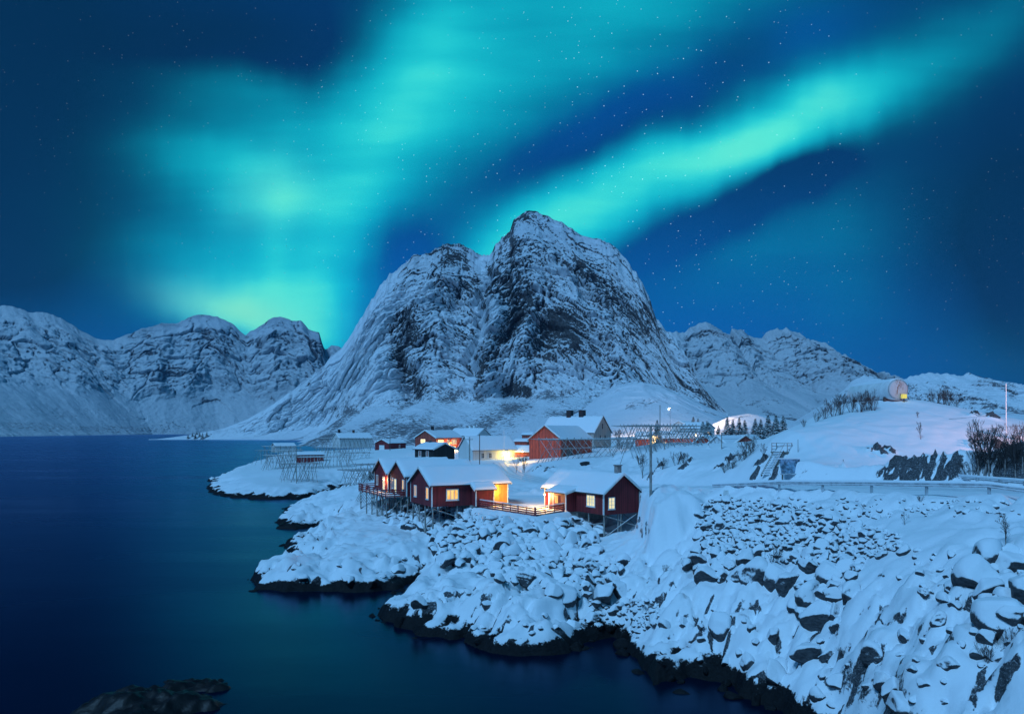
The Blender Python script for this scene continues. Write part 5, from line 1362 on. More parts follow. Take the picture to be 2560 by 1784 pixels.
for nm_, lb_, px, py, Y_, pw in (('wall_lamp', 'warm lamp on the dark house behind the upper rack', 1627, 1088, 214, 1100), ('wall_lamp', 'yellow lamp on the low red house behind the upper rack', 1740, 1087, 209, 1500), ('wall_lamp', 'small warm lamp at the red outhouse by the ramp', 1306, 1128, 182, 1100)):
    lamp(nm_, lb_, WD(px, py, Y_), pw, (1.0, 0.58, 0.18), 'bulb_warm', .2)
lamp('yard_lamp', 'white lamp over the yard between the two white houses', WD(1712, 1058, 318), 6000, (1.0, 0.74, 0.55), 'bulb_white', .18, radius=.3)
fl_ = lamp('flood_lamp', 'white floodlight above the houses at the foot of the snow hill', WD(1672, 1022, 590), 240000, (1.0, 0.74, 0.62), 'bulb_white', .22, radius=.5)
stick('mast', (fl_.location.x, fl_.location.y - 5, ground(fl_.location.x, fl_.location.y) - .5), (fl_.location.x, fl_.location.y - 5, fl_.location.z + .9), .12, 'iron', fl_)
stick('arm', (fl_.location.x, fl_.location.y - 5, fl_.location.z + .8), (fl_.location.x, fl_.location.y, fl_.location.z + .65), .06, 'iron', fl_)

# ------------------------------------------------------------------ fish-drying racks
def rack(label, pA, pB, wd, ztop, n, rails, r=.055, lean=1.0, skew=.5, seed=0, group='fish drying racks'):
    """trestles of crossed leaning poles that carry long rails"""
    r_ = random.Random(seed); a = Vector((*pA, 0)); b_ = Vector((*pB, 0)); dv = (b_ - a); ln = dv.length; dv.normalize(); nv = Vector((-dv.y, dv.x, 0))
    if nv.y < 0: nv = -nv
    c = (a + b_) / 2
    o = settle(thing('fish_rack', label, 'fish rack', (c.x, c.y, ground(c.x, c.y)), 0, group))
    top = lambda q: Vector((q.x, q.y, ztop))
    def foot(q): return Vector((q.x, q.y, ground(q.x, q.y) - .25))
    for i in range(n):
        q = a + dv * (ln * (i + .5 * r_.random() * .3) / max(1, n - 1)) if i < n - 1 else b_.copy()
        for s_ in (-1, 1):
            tp = top(q + nv * (s_ * wd * .38)); hgt = ztop - ground(q.x, q.y)
            stick('leg', foot(q + nv * (-s_ * wd * .42 * lean) + dv * r_.uniform(-skew, skew)), tp + Vector((0, 0, .35)), r * r_.uniform(.8, 1.15), 'rack_wood', o)
            if r_.random() < .8: stick('leg', foot(q + nv * (s_ * wd * .5) + dv * (r_.choice((-1, 1)) * hgt * r_.uniform(.25, .6))), tp + Vector((0, 0, .2)), r * r_.uniform(.7, 1.0), 'rack_wood', o)
        stick('crossbar', top(q - nv * wd * .55) + Vector((0, 0, -.12)), top(q + nv * wd * .55) + Vector((0, 0, -.12)), r, 'rack_wood', o)
        if r_.random() < .7: stick('crossbar', top(q - nv * wd * .4) - Vector((0, 0, (ztop - ground(q.x, q.y)) * .45)), top(q + nv * wd * .4) - Vector((0, 0, (ztop - ground(q.x, q.y)) * .45)), r * .8, 'rack_wood', o)
    for k in range(rails):
        f_ = (k / max(1, rails - 1) - .5) * 1.1
        ex = r_.uniform(.2, 1.4); ey = r_.uniform(.2, 1.4)
        stick('rail', top(a + nv * (f_ * wd) - dv * ex) + Vector((0, 0, r_.uniform(-.03, .08))), top(b_ + nv * (f_ * wd) + dv * ey) + Vector((0, 0, r_.uniform(-.03, .08))), r * .95, 'rack_wood', o)
    return o
def rk(label, pxa, pxb, Ya, Yb, py, wd, n, rails, **kw):
    return rack(label, X_(pxa, Ya), X_(pxb, Yb), wd, zz(py, (Ya + Yb) / 2), n, rails, **kw)
rk('fish drying rack at the seaward edge, nearest the white boathouse', 660, 752, 296, 300, 1115, 6, 8, 7, seed=1, r=.066)
rk('fish drying rack behind the long low rack on the seaward slope', 650, 748, 256, 262, 1125, 6, 8, 7, seed=2, r=.062)
rk('long low fish drying rack on the seaward slope', 668, 738, 216, 220, 1137, 6, 11, 8, seed=3)
rk('tall fish drying rack standing alone near the water edge', 708, 790, 186, 190, 1158, 5, 9, 6, seed=4, lean=1.3)
rk('wide fish drying rack in front of the red shed', 752, 872, 212, 216, 1141, 7, 16, 9, seed=5)
rk('fish drying rack beside the small white gable house', 790, 872, 268, 272, 1118, 7, 12, 8, seed=6, r=.062)
rk('fish drying rack on the flat snow below the brown boathouse', 858, 918, 232, 236, 1131, 6, 5, 5, seed=7)
rk('fish drying rack reaching down to the inlet behind the balcony', 868, 962, 160, 166, 1173, 6, 13, 8, seed=8)
rk('fish drying rack beside the dark vats', 895, 962, 180, 184, 1160, 5, 5, 5, seed=9)
rk('dense fish drying rack in a line by the brown boathouse', 806, 952, 322, 318, 1095, 6, 16, 7, seed=10, r=.066)
rk('broad fish drying rack in front of the red barn', 1362, 1572, 164, 174, 1097, 8.5, 13, 16, seed=11, r=.062, lean=1.2)
rk('tall dense fish drying rack on top of the hillock', 1566, 1722, 134, 138, 1064, 7, 18, 14, seed=12, r=.055, lean=.9)
rk('short fish drying rack at the end of the hillock', 1712, 1764, 146, 148, 1078, 5, 7, 6, seed=13, r=.07)
px_, Y_ = 741, 184
sp = settle(thing('pole', 'single tall grey post standing among the racks near the water', 'pole', (*X_(px_, Y_), ground(*X_(px_, Y_)))))
stick('shaft', (*X_(px_, Y_), ground(*X_(px_, Y_)) - .4), (*X_(px_, Y_), zz(1120, Y_)), .11, 'grey_post', sp)

# ------------------------------------------------------------------ poles, wires
def upole(label, px, pyb, pyt, r=.12, Y_=None, material='grey_post', arms=False, name='utility_pole'):
    if Y_ is None: x, y, z = at(px, pyb)
    else: x, y = X_(px, Y_); z = ground(x, y)
    zt = zz(pyt, y); o = settle(thing(name, label, 'pole', (x, y, z)))
    stick('shaft', (x, y, z - .8), (x, y, zt), r, material, o)
    if arms:
        stick('crossarm', (x - .7, y - .12, zt - .5), (x + .7, y - .12, zt - .5), .10, 'old_wood', o, 'beam')
        for dx in (-.6, 0, .6): B().lathe([(.05, 0), (.08, .06), (.06, .14), (.03, .2)], 8, (dx, -.12, zt - z - .45)).build('insulator', 'white_paint', o)
    return o, Vector((x, y, zt))
_, T1 = upole('tall bare wooden pole behind the right hand red cabin', 1627, 1236, 1066, .13)
_, T2 = upole('wooden pole on the hillock before the corrugated shed', 1804, 1122, 1080, .11)
_, T3 = upole('tall pole rising behind the hillock rack', 1650, 1090, 1012, .14, 200)
_, T4 = upole('pale pole with insulators beside the white house gable', 1174, 1160, 1092, .14, 152, arms=True)
_, T5 = upole('thin dark pole before the white house wall', 1199, 1154, 1086, .12, 185, 'dark_wood')
_, T6 = upole('slim dark mast beside the brown boathouse', 975, 1112, 1063, .11, 285, 'dark_wood')
_, T7 = upole('white flagpole on the hill by the bare trees', 2515, 1106, 958, .06, 87, 'white_paint', name='flagpole')
_, T8 = upole('thin pale mast in front of the white house ramp', 1260, 1152, 1072, .06, 190, 'white_paint')
_, T9 = upole('thin snow marker pole on the slope above the notice board', 1995, 1130, 1098, .03, None, 'dark_wood', name='marker_pole')
_, T10 = upole('thin snow marker pole behind the second crash barrier', 2502, 1205, 1176, .025, None, 'dark_wood', name='marker_pole')
def wire(label, a, b_, sag, r=.018):
    a = Vector(a); b_ = Vector(b_); bb = B(); n = 26; pts = []
    for i in range(n + 1):
        t_ = i / n; q = a.lerp(b_, t_); q.z -= sag * 4 * t_ * (1 - t_); pts.append(q)
    for q0, q1 in zip(pts[:-1], pts[1:]): bb.tube(q0, q1, r, sides=5, cap=False)
    return tag(bb.build('power_line', 'rope', None, True), label, 'cable', 'overhead cables')
END = Vector((66, 72, 19.0))
wire('upper overhead cable crossing in front of the tank hill', T2 + Vector((0, 0, -.1)), END, .7)
wire('lower overhead cable crossing in front of the tank hill', T2 + Vector((0, 0, -1.2)), END + Vector((0, 0, -1.6)), .8)
wire('cable from the tall bare pole to the hillock pole', T1 + Vector((0, 0, -.2)), T2 + Vector((0, 0, -.6)), .5, .014)
wire('cable slanting down to the red barn from the tall bare pole', T1 + Vector((0, 0, -.4)), (22, 190, 13.6), .6, .014)
ep = settle(thing('utility_pole', 'wooden pole with a street light above the road bend', 'pole', (END.x, END.y, ground(END.x, END.y))))
stick('shaft', (END.x, END.y, ground(END.x, END.y) - .8), END + Vector((0, 0, .3)), .14, 'grey_post', ep)
sl_ = lamp('street_lamp', 'pinkish street light on the pole above the road bend', (END.x - 1.6, END.y + 2.2, END.z - .6), 11000, (1.0, 0.52, 0.50), 'bulb_white', .18, radius=.3)
stick('arm', (END.x, END.y, END.z - .3), (END.x - 1.6, END.y + 2.2, END.z - .2), .05, 'galvanised', sl_)

# ------------------------------------------------------------------ crash barriers
def barrier(label, pts, n, name='crash_barrier'):
    pts = [Vector(q) for q in pts]; o = settle(thing(name, label, 'barrier', pts[0]))
    for (q0, q1), k in zip(zip(pts[:-1], pts[1:]), n):
        for i in range(k):
            q = q0.lerp(q1, i / k)
            stick('post', q + Vector((0, 0, -.7)), q + Vector((0, 0, .80)), .15, 'snowed_steel', o, 'beam')
        dv = (q1 - q0).normalized(); nn = Vector((dv.y, -dv.x, 0)); nn = -nn if nn.y > 0 else nn
        # folded steel rail: two ridges and a valley
        prof_ = [(a_, b__ + .1) for a_, b__ in [(.10, .44), (.17, .47), (.17, .54), (.11, .58), (.17, .62), (.17, .70), (.10, .73), (.08, .72), (.14, .69), (.14, .63), (.08, .58), (.14, .53), (.14, .48), (.08, .45)]]
        inv = o.matrix_basis.inverted(); bb = B(); m_ = len(prof_)
        for q in (q0, q1): bb.v += [tuple(inv @ (q + nn * a + Vector((0, 0, h_)))) for a, h_ in prof_]
        bb.f += [(i, (i + 1) % m_, m_ + (i + 1) % m_, m_ + i) for i in range(m_)]
        bb.build('rail', 'snowed_steel', o)
        stick('rail_snow', q0 + nn * .12 + Vector((0, 0, .86)), q1 + nn * .12 + Vector((0, 0, .86)), .07, 'snow', o, 'pole', r2=.12)
    return o
gp = []
for k in (-2, 0, 2, 4, 5.75):
    x, y = 48 * (.6526 - .0467 * k), 48 * (1 + .0686 * k); gp.append((x, y, ground(x, y)))
barrier('long steel crash barrier with snow on its rail along the road bank', gp, (2, 2, 2, 2))
gp = [(38.9, 64.0, 10.75), (38.7, 58, 10.85), (38.4, 52, 10.95)]
barrier('second steel crash barrier under the bare trees', gp, (2, 2))

# ------------------------------------------------------------------ stairs, notice board, tank
b0 = Vector(at(1915, 1197)); b1 = Vector(at(1948, 1142)); b1.z += .5; b0.z += .25
dh = Vector((b1.x - b0.x, b1.y - b0.y, 0)); sdv = dh.normalized(); snv = Vector((-sdv.y, sdv.x, 0))
stp = settle(thing('wooden_stairs', 'steep wooden steps climbing the snowy bank to a railed landing', 'stairs', b0))
for s_ in (-1, 1): stick('stringer', b0 + snv * (.55 * s_) + Vector((0, 0, .1)), b1 + snv * (.55 * s_) + Vector((0, 0, .1)), .08, 'old_wood', stp, 'beam', r2=.28)
NS = 15
for i in range(NS):
    q = b0.lerp(b1, (i + .5) / NS) + Vector((0, 0, .2))
    stick('tread', q - snv * .5, q + snv * .5, .30, 'snow', stp, 'beam', r2=.09)
stick('handrail', b0 - snv * .6 + Vector((0, 0, 1.0)), b1 - snv * .6 + Vector((0, 0, 1.0)), .045, 'grey_post', stp)
lz = b1 + sdv * .7
for s_ in (-.9, .9):
    for e in (-.6, .8): stick('landing_post', lz + snv * s_ + sdv * e + Vector((0, 0, -1.2)), lz + snv * s_ + sdv * e + Vector((0, 0, 1.1)), .05, 'grey_post', stp)
stick('landing', lz + snv * -1.0, lz + snv * 1.0, 1.5, 'old_wood', stp, 'beam', r2=.1)
for h_ in (.35, .7, 1.05):
    stick('landing_rail', lz + snv * -.9 + sdv * .8 + Vector((0, 0, h_)), lz + snv * .9 + sdv * .8 + Vector((0, 0, h_)), .035, 'grey_post', stp)
    for s_ in (-.9, .9): stick('landing_rail', lz + snv * s_ - sdv * .6 + Vector((0, 0, h_)), lz + snv * s_ + sdv * .8 + Vector((0, 0, h_)), .035, 'grey_post', stp)
q = at(1980, 1196); nb_ = settle(thing('notice_board', 'frosted blue notice board with a ledge on the bank beside the stairs', 'notice board', q, .1))
B().prism([(-.03, .55), (.03, .55), (.62, 2.0), (.55, 2.04)], 'x', -1.15, 1.15).build('panel', 'frosted_board', nb_)
for x in (-1.0, 1.0): B().box((x - .06, .06, -.6), (x + .06, .18, .9)).build('leg', 'old_wood', nb_)
B().box((-1.3, -.22, .45), (1.3, -.034, .55)).build('ledge', 'snowed_steel', nb_)
B().prism([(.5, 2.044), (.7, 2.044), (.7, 2.16), (.5, 2.12)], 'x', -1.2, 1.2).build('snow_cap', 'snow', nb_)

tk = settle(thing('storage_tank', 'long pale cylindrical tank with a rusty end cap on the hilltop', 'tank', (54.4, 103, ground(54.4, 104))))
tz = zz(974, 104) - tk.location[2]; tr = 1.5
B().lathe([(tr * .55, 12.9), (tr * .9, 12.7), (tr, 12.3), (tr, .12), (tr * .97, .05)], 36, (0, 0, tz), 'y').build('shell', 'tank_paint', tk, True)
m = bpy.data.materials.new('rusty_cap'); m.use_nodes = True; t = NT(m.node_tree); p = t.n['Principled BSDF']
po = t.node('ShaderNodeTexCoord').outputs['Object']; s_ = t.xyz(po)
n = t.noise(t.mapping(po, sc=(2.2, 1, .7)), 1.6, 5, .65)
k = t.math('MULTIPLY', t.smooth(n, .48, .62), t.smooth(t.math('ABSOLUTE', t.math('SUBTRACT', s_[0], .1)), .75, .25))
t.put(p.inputs['Base Color'], t.mix(k, (0.56, 0.54, 0.53, 1), (0.24, 0.085, 0.035, 1))); p.inputs['Roughness'].default_value = .7; MATS['rusty_cap'] = m
B().lathe([(tr * .97, .05), (tr * .8, -.12), (tr * .4, -.2), (.02, -.22)], 36, (0, 0, tz), 'y').build('end_cap', 'rusty_cap', tk, True)
for y in (1.6, 6.2, 10.8): B().prism([(-1.3, -1.2), (1.3, -1.2), (1.2, tz - 1.0), (.8, tz - 1.22), (-.8, tz - 1.22), (-1.2, tz - 1.0)], 'y', y - .25, y + .25).build('cradle', 'brick_red', tk)
sn_ = snow_sheet('tank_snow', lambda a, b_: (tr * math.sin((b_ - .5) * 1.5), .2 + 12 * a, tz + tr * math.cos((b_ - .5) * 1.5)), 20, 12, .10, tk, 77, 'snow', lx=12, ly=2.6)
yb_ = settle(thing('meter_box', 'glowing yellow box under the tank end', 'box', (54.9, 102.4, ground(54.9, 102.4))))  # a small yellow box lamp by the tank; its case glows
B().box((-.05, -.05, -.3), (.05, .05, .5)).build('stand', 'iron', yb_); B().box((-.32, -.2, .5), (.32, .2, 1.1)).build('case', 'yellow_box', yb_)

# black tub lying on the slope below the barn rack; logs of drift
q = at(1462, 1163); tb_ = B(); tb_.lathe([(.12, -.45), (.75, -.2), (1.0, .15), (1.02, .3), (.92, .3), (.85, .1), (.1, -.25)], 18)
o = tb_.build('tub', 'iron', None, True); o.location = (q[0], q[1], q[2] + .25); o.rotation_euler = (R(-18), 0, .3); tag(o, 'round black tub lying in the snow below the barn rack', 'tub')
q = at(1790, 1238); o = B().prism([(-.25, -.3), (.25, -.3), (.2, .45), (-.2, .45)], 'y', -.05, .05).build('road_marker', 'white_paint'); o.location = (q[0] + .6, q[1] - 1.0, ground(q[0] + .6, q[1] - 1) + .1); tag(o, 'small leaning board in the snow under the crash barrier', 'sign')

# ------------------------------------------------------------------ trees and shrubs
def bare_tree(seed, height=5.0, stems=1, spread=.55, depth=5, r0=.09, curve=.25):
    r_ = random.Random(seed); tr_, br_ = B(), B()
    def grow(p_, d_, ln, r, lev, bb):
        n = 3; q = p_.copy()
        for i in range(n):
            d2 = (d_ + Vector((r_.uniform(-1, 1), r_.uniform(-1, 1), r_.uniform(-.3, .8))) * curve * .5).normalized()
            q2 = q + d2 * (ln / n); r2 = r * (1 - .25 * (i + 1) / n)
            bb.tube(q, q2, r * (1 - .25 * i / n), r2, 5 if lev < 2 else 3, cap=False)
            if lev < depth and (i > 0 or lev == 0):
                for _ in range(1 if lev < 2 else r_.choice((1, 1, 2))):
                    az = r_.uniform(0, 6.283); sp = spread * r_.uniform(.6, 1.3)
                    o_ = d2.orthogonal().normalized(); o_.rotate(Matrix.Rotation(az, 3, d2))
                    nd = (d2 + o_ * sp + Vector((0, 0, .25))).normalized()
                    grow(q2, nd, ln * r_.uniform(.5, .72), max(.008, r2 * .58), lev + 1, br_)
            q = q2; d_ = d2
        if lev < depth: grow(q, d_, ln * .62, max(.008, r * .62), lev + 1, br_)
    for s_ in range(stems):
        a = r_.uniform(0, 6.283); k = (0 if stems == 1 else r_.uniform(.1, .5))
        grow(Vector((math.cos(a) * .15 * (stems > 1), math.sin(a) * .15 * (stems > 1), -.3)), Vector((math.cos(a) * k, math.sin(a) * k, 1)).normalized(), height * .42 * r_.uniform(.8, 1.1), r0, 0, tr_)
    return tr_, br_
def proto(bb, name, material, smooth=False):
    me = bpy.data.meshes.new(name); me.from_pydata(bb.v, [], bb.f); me.materials.append(MATS[material])
    return me
TREES = []
for sd_, kw in ((3, {}), (5, dict(spread=.7)), (9, dict(stems=2, spread=.6)), (12, dict(spread=.5, curve=.4))):
    a, b_ = bare_tree(sd_, 5.0, **kw); TREES.append((proto(a, 'trunk', 'birch_bark'), proto(b_, 'crown', 'bark')))
SHR = []
for sd_ in (21, 22, 23):
    a, b_ = bare_tree(sd_, 3.0, stems=9, spread=.45, depth=3, r0=.022); b_.v += []; n_ = len(a.v); a.f += [tuple(i + n_ for i in f_) for f_ in b_.f]; a.v += b_.v
    SHR.append(proto(a, 'shrub', 'bark'))
def put_tree(label, loc, h_, k, yaw, group, cat='tree', name='bare_tree'):
    o = thing(name, label, cat, loc, yaw, group); o.scale = (h_ / 5.0,) * 3
    for nm_, me in zip(('trunk', 'crown'), TREES[k]):
        c = bpy.data.objects.new(nm_, me); col.objects.link(c); c.parent = o
    return o
def put_shrub(label, loc, h_, k, yaw, group, wide=1.0):
    o = bpy.data.objects.new('bare_shrub', SHR[k]); col.objects.link(o); o.location = loc; o.rotation_euler = (0, 0, yaw); o.scale = (h_ / 3.0 * wide, h_ / 3.0 * wide, h_ / 3.0)
    return tag(o, label, 'shrub', group)
def px_h(hp, y): return hp / F * y
for lb_, px, py, hp, k in (('leaning bare birch at the start of the second crash barrier', 2446, 1196, 150, 0), ('forked bare tree behind the second crash barrier', 2462, 1194, 158, 2), ('bare tree leaning right beside the flagpole', 2476, 1200, 140, 3),
                           ('dark bare tree beside the road bend', 2540, 1204, 120, 1), ('bare tree in the thicket under the flagpole', 2512, 1185, 105, 1), ('bare tree among dark rocks right of the flagpole', 2556, 1180, 110, 0)):
    x, y, z = at(px, py); put_tree(lb_, (x, y, z), px_h(hp, y), k, rng.uniform(0, 6), 'bare trees by the crash barrier')
for lb_, px, py, hp, k, Y_ in (('thin young tree on the open slope of the tank hill', 2302, 1098, 44, 0, None), ('tiny sapling high on the tank hill slope', 2294, 1044, 18, 2, None), ('bare tree behind the grey house gable', 1545, 1080, 58, 2, 226), ('bare tree beside the tall rack pole', 1640, 1092, 28, 0, 190),
                               ('slender bare sapling among the foreground boulders', 1926, 1440, 84, 3, None), ('bare bush sapling in the snow above the big boulders', 2516, 1370, 86, 1, None), ('low twiggy sapling in the smooth snow below the barrier', 2262, 1312, 34, 1, None),
                               ('small snowy sapling at the barn foot', 1290, 1182, 46, 1, None), ('small snowy sapling nearer the barn corner post', 1309, 1180, 50, 2, None), ('bare sapling beside the stairs', 1912, 1152, 44, 0, None), ('bare tree at the foot of the tall bare pole', 1606, 1195, 62, 1, None), ('white twigged sapling at the hillock end', 1822, 1172, 40, 2, None)):
    if Y_: x, y = X_(px, Y_); z = ground(x, y)
    else: x, y, z = at(px, py)
    put_tree(lb_, (x, y, z), px_h(hp, y), k, rng.uniform(0, 6), 'scattered bare saplings')
i = 0
for px, Y_, hp, wide in ((2040, 96, 30, 1), (2062, 98, 42, 1), (2084, 99, 56, .9), (2104, 100, 60, .9), (2128, 100, 52, .9), (2150, 99, 64, 1), (2168, 100, 62, 1), (2184, 99, 50, .9), (2010, 93, 24, 1)):
    x, y = X_(px, Y_); put_shrub('bare shrub in the thicket before the tank', (x, y, ground(x, y)), px_h(hp, y), i % 3, i * 1.3, 'shrubs before the tank', wide); i += 1
for px, hp in ((2340, 44), (2358, 50), (2372, 46), (2330, 24), (2392, 24)):
    x, y = X_(px, 105); put_shrub('bare shrub in the round thicket right of the tank', (x, y, ground(x, y)), px_h(hp, y), i % 3, i * 1.3, 'shrubs right of the tank', 1.1); i += 1
for px, py, hp in ((2425, 1196, 60), (2440, 1180, 66), (2458, 1176, 70), (2480, 1176, 70), (2500, 1170, 74), (2520, 1162, 80), (2540, 1160, 80), (2556, 1150, 76), (2490, 1120, 40), (2548, 1100, 60)):
    x, y, z = at(px, py); put_shrub('bare shrub in the dark thicket under the flagpole', (x, y, z), px_h(hp, y), i % 3, i * 1.3, 'shrubs under the flagpole', 1.3); i += 1
for px, py, hp in ((1690, 1162, 40), (1706, 1158, 36), (1870, 1140, 46), (1882, 1128, 50), (1858, 1150, 34), (1845, 1152, 30), (1830, 1172, 34), (1600, 1160, 30), (1812, 1180, 30), (1655, 1172, 34), (1550, 1090, 30), (1570, 1088, 26)):
    x, y, z = at(px, py) if py > 1100 else (*X_(px, 222), ground(*X_(px, 222)))
    lb_ = 'bare shrub behind the grey house gable' if py < 1100 else ('bare shrub at the hillock end by the corrugated shed' if px > 1800 else 'bare shrub on the hillock slope behind the tall bare pole')
    put_shrub(lb_, (x, y, z), px_h(hp, y), i % 3, i * 1.3, 'shrubs on the hillock', 1.2); i += 1
for px, py, hp, lb_ in ((2110, 1640, 26, 'small tuft of twigs between snowed rocks above the tide line'), (2470, 1690, 60, 'spread of bare twigs among the big boulders by the shore slope'), (2520, 1700, 60, 'tall twiggy clump below the pile of big boulders'), (1660, 1430, 22, 'tiny twigs at the foot of the great snow mound'), (2300, 1255, 20, 'short twigs poking up just under the crash barrier rail'), (2160, 1270, 14, 'very small twig tuft above the rubble bank')):
    x, y, z = at(px, py); put_shrub(lb_, (x, y, z), px_h(hp, y), i % 3, i * 1.3, 'foreground twigs', 1.2); i += 1

def spruce(seed):
    r_ = random.Random(seed); c = B(); h_ = 7.0
    for k in range(46):
        f_ = (k + r_.random()) / 46; z = .5 + f_ * 6.4; R_ = (1 - f_) ** .85 * 1.9 * r_.uniform(.75, 1.15) + .12
        for j in range(9):
            a = r_.uniform(0, 6.283); ln = R_ * r_.uniform(.6, 1.05); dr = -.28 * ln * r_.uniform(.4, 1.3)
            d_ = Vector((math.cos(a), math.sin(a), 0)); s_ = Vector((-d_.y, d_.x, 0)) * (.16 + .10 * ln)
            p0 = Vector((0, 0, z)); p1 = p0 + d_ * (ln * .55) + Vector((0, 0, dr * .3)); p2 = p0 + d_ * ln + Vector((0, 0, dr)); n = len(c.v)
            c.v += [tuple(p0), tuple(p1 + s_ + Vector((0, 0, -.08))), tuple(p2), tuple(p1 - s_ + Vector((0, 0, -.08))), tuple(p1 + Vector((0, 0, .05)))]
            c.f += [(n, n + 1, n + 4), (n + 1, n + 2, n + 4), (n + 2, n + 3, n + 4), (n + 3, n, n + 4)]
    t_ = B().tube((0, 0, -.4), (0, 0, 6.6), .13, .03, 6)
    return t_, c
snowed('needles', (0.022, 0.035, 0.024), .82)
SP = []
for sd_ in (1, 2, 3):
    a, b_ = spruce(sd_); SP.append((proto(a, 'trunk', 'bark'), proto(b_, 'crown', 'needles')))
def put_spruce(label, loc, h_, k, group, wide=1.0):
    o = thing('spruce_tree', label, 'tree', loc, k * 1.7, group); s_ = h_ / 7.0; o.scale = (s_ * wide, s_ * wide, s_)
    for nm_, me in zip(('trunk', 'crown'), SP[k % 3]):
        c = bpy.data.objects.new(nm_, me); col.objects.link(c); c.parent = o
for j, (px, pyt, hp, Y_, wd) in enumerate(((1757, 1052, 36, 236, 1.6), (1768, 1050, 40, 240, 1.6), (1796, 1062, 26, 240, 1.3), (1818, 1040, 50, 232, 1.2), (1832, 1046, 46, 236, 1.2), (1848, 1042, 48, 230, 1.2), (1862, 1048, 44, 236, 1.3), (1888, 1044, 40, 244, 1.3), (1902, 1046, 40, 240, 1.3), (1920, 1036, 44, 250, 1.4), (1940, 1036, 40, 250, 1.4), (1958, 1038, 36, 250, 1.4))):
    x, y = X_(px, Y_); h_ = px_h(hp, Y_) * 1.15
    z = zz(pyt, Y_) - h_
    g_ = ground(x, y)
    h_ = max(3.0, zz(pyt, Y_) - g_); put_spruce('snow dusted spruce in the row behind the corrugated shed', (x, y, g_), h_, j, 'spruces behind the corrugated shed', wd)
for j, (px, Y_, pyt, lb_) in enumerate(((1733, 330, 1040, 'lamp lit spruce at the foot of the snow hill'), (1745, 335, 1044, 'lamp lit spruce at the foot of the snow hill'), (1643, 215, 1048, 'small dark spruce beside the tall rack pole'))):
    x, y = X_(px, Y_); g_ = ground(x, y); h_ = max(3, zz(pyt, Y_) - g_); put_spruce(lb_, (x, y, g_), h_, j, 'spruces at the snow hill foot' if j < 2 else None, 1.2)
for j in range(9):
    x, y = X_(470 + j * 6, 1255); put_spruce('spruce in the dark clump on the far spit', (x, y + (j % 3) * 8, 1.0), 9 + (j * 7) % 5, j, 'spruces on the far spit', 1.5)

# ------------------------------------------------------------------ car and walker
cx_, cy_ = X_(1369, 103); cg = ground(cx_, cy_)
cr_ = settle(thing('parked_car', 'pale parked car half hidden behind the porch of the right cabin', 'car', (cx_, cy_, cg), R(12)))
prof_c = [(-.2, .32), (0.0, .30), (3.9, .30), (4.05, .45), (4.0, .85), (3.5, .98), (2.95, 1.42), (1.35, 1.46), (.75, 1.02), (.05, .92), (-.1, .6)]
B().prism(prof_c, 'y', -.82, .82).build('body', 'car_paint', cr_)
for y0, y1 in ((-.836, -.822), (.822, .836)):
    B().prism([(.95, 1.03), (2.0, 1.03), (2.0, 1.36), (1.42, 1.36)], 'y', y0, y1).build('side_window', 'dark_pane', cr_)
    B().prism([(2.08, 1.03), (3.25, 1.03), (2.85, 1.34), (2.08, 1.36)], 'y', y0, y1).build('side_window', 'dark_pane', cr_)
wd_ = B(); wd_.v = [(.745, -.70, 1.05), (.745, .70, 1.05), (1.325, .66, 1.44), (1.325, -.66, 1.44)]; wd_.v = [(a - .02, b_, c + .012) for a, b_, c in wd_.v]; wd_.f = [(0, 1, 2, 3)]; wd_.build('windscreen', 'dark_pane', cr_)
for x in (.65, 3.2):
    for y in (-.80, .66):
        tyre = B().lathe([(.2, 0), (.32, .01), (.33, .08), (.32, .16), (.2, .17)], 18, (x, y, .32), 'y').build('wheel', 'tyre', cr_, True)
        B().lathe([(.02, -.012), (.18, -.01), (.2, .0), (.2, .17), (.18, .18), (.02, .182)], 14, (x, y, .32), 'y').build('rim', 'galvanised', tyre)
for y in (-.72, .42): B().box((-.14, y, .62), (-.04, y + .3, .78)).build('headlight', 'white_paint', cr_)
snow_sheet('roof_snow', lambda a, b_: (1.4 + 1.5 * a, -.75 + 1.5 * b_, 1.46), 10, 10, .06, cr_, 4, 'snow', lx=1.5, ly=1.5)

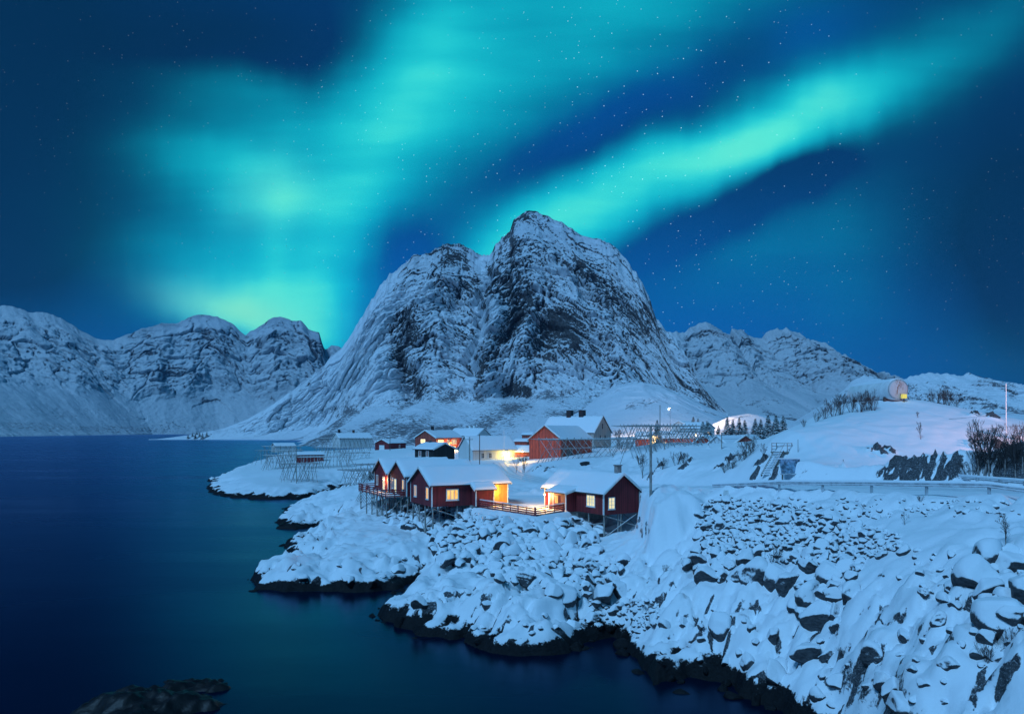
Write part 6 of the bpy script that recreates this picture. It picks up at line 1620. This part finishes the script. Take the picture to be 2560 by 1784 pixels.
def person(label, loc, yaw):
    o = thing('person', label, 'person', loc, yaw)
    vs = [(0, 0, .95), (0, 0, 1.2), (0, 0.02, 1.42), (0, .02, 1.56), (0, .0, 1.68), (.10, 0, .9), (.12, .03, .5), (.11, -.02, .08), (.12, .12, .04), (-.10, 0, .9), (-.12, -.04, .5), (-.12, -.10, .08), (-.12, .05, .04), (.19, .02, 1.4), (.26, .0, 1.12), (.24, .12, .9), (-.19, .02, 1.4), (-.27, .0, 1.12), (-.24, .12, .9)]
    es = [(0, 1), (1, 2), (2, 3), (3, 4), (0, 5), (5, 6), (6, 7), (7, 8), (0, 9), (9, 10), (10, 11), (11, 12), (2, 13), (13, 14), (14, 15), (2, 16), (16, 17), (17, 18)]
    rr = [.17, .17, .18, .07, .10, .11, .085, .06, .05, .11, .085, .06, .05, .085, .065, .05, .085, .065, .05]
    me = bpy.data.meshes.new('body'); me.from_pydata(vs, es, []); b_ = bpy.data.objects.new('body', me); col.objects.link(b_); b_.parent = o; me.materials.append(MATS['clothes'])
    mo = b_.modifiers.new('skin', 'SKIN'); b_.modifiers.new('sub', 'SUBSURF').render_levels = 1
    for k, sv in enumerate(me.skin_vertices[0].data): sv.radius = (rr[k], rr[k] * .8)
    me.skin_vertices[0].data[0].use_root = True
    B().lathe([(.02, -.13), (.08, -.08), (.105, .02), (.09, .10), (.03, .15)], 12, (0, .02, 1.72)).build('hood', 'clothes', o, True)
    return o
pp_ = X_(1160, 160); person('person in dark winter clothes standing by the pale pole', (*pp_, ground(*pp_)), 2.4)

# ------------------------------------------------------------------ cold air over the fjord
hz = B().box((-5300, -300, -7), (5300, 7100, 690)).build('haze', None)
m = bpy.data.materials.new('haze_m'); m.use_nodes = True; t = NT(m.node_tree); t.n.clear()
v_ = t.node('ShaderNodeVolumePrincipled'); v_.inputs['Color'].default_value = (0.35, 0.60, 1.0, 1); v_.inputs['Density'].default_value = HAZE
mo_ = t.node('ShaderNodeOutputMaterial'); t.l.new(v_.outputs[0], mo_.inputs['Volume'])
hz.data.materials.append(m); hz['kind'] = 'stuff'; hz['label'] = 'thin cold haze over the fjord'
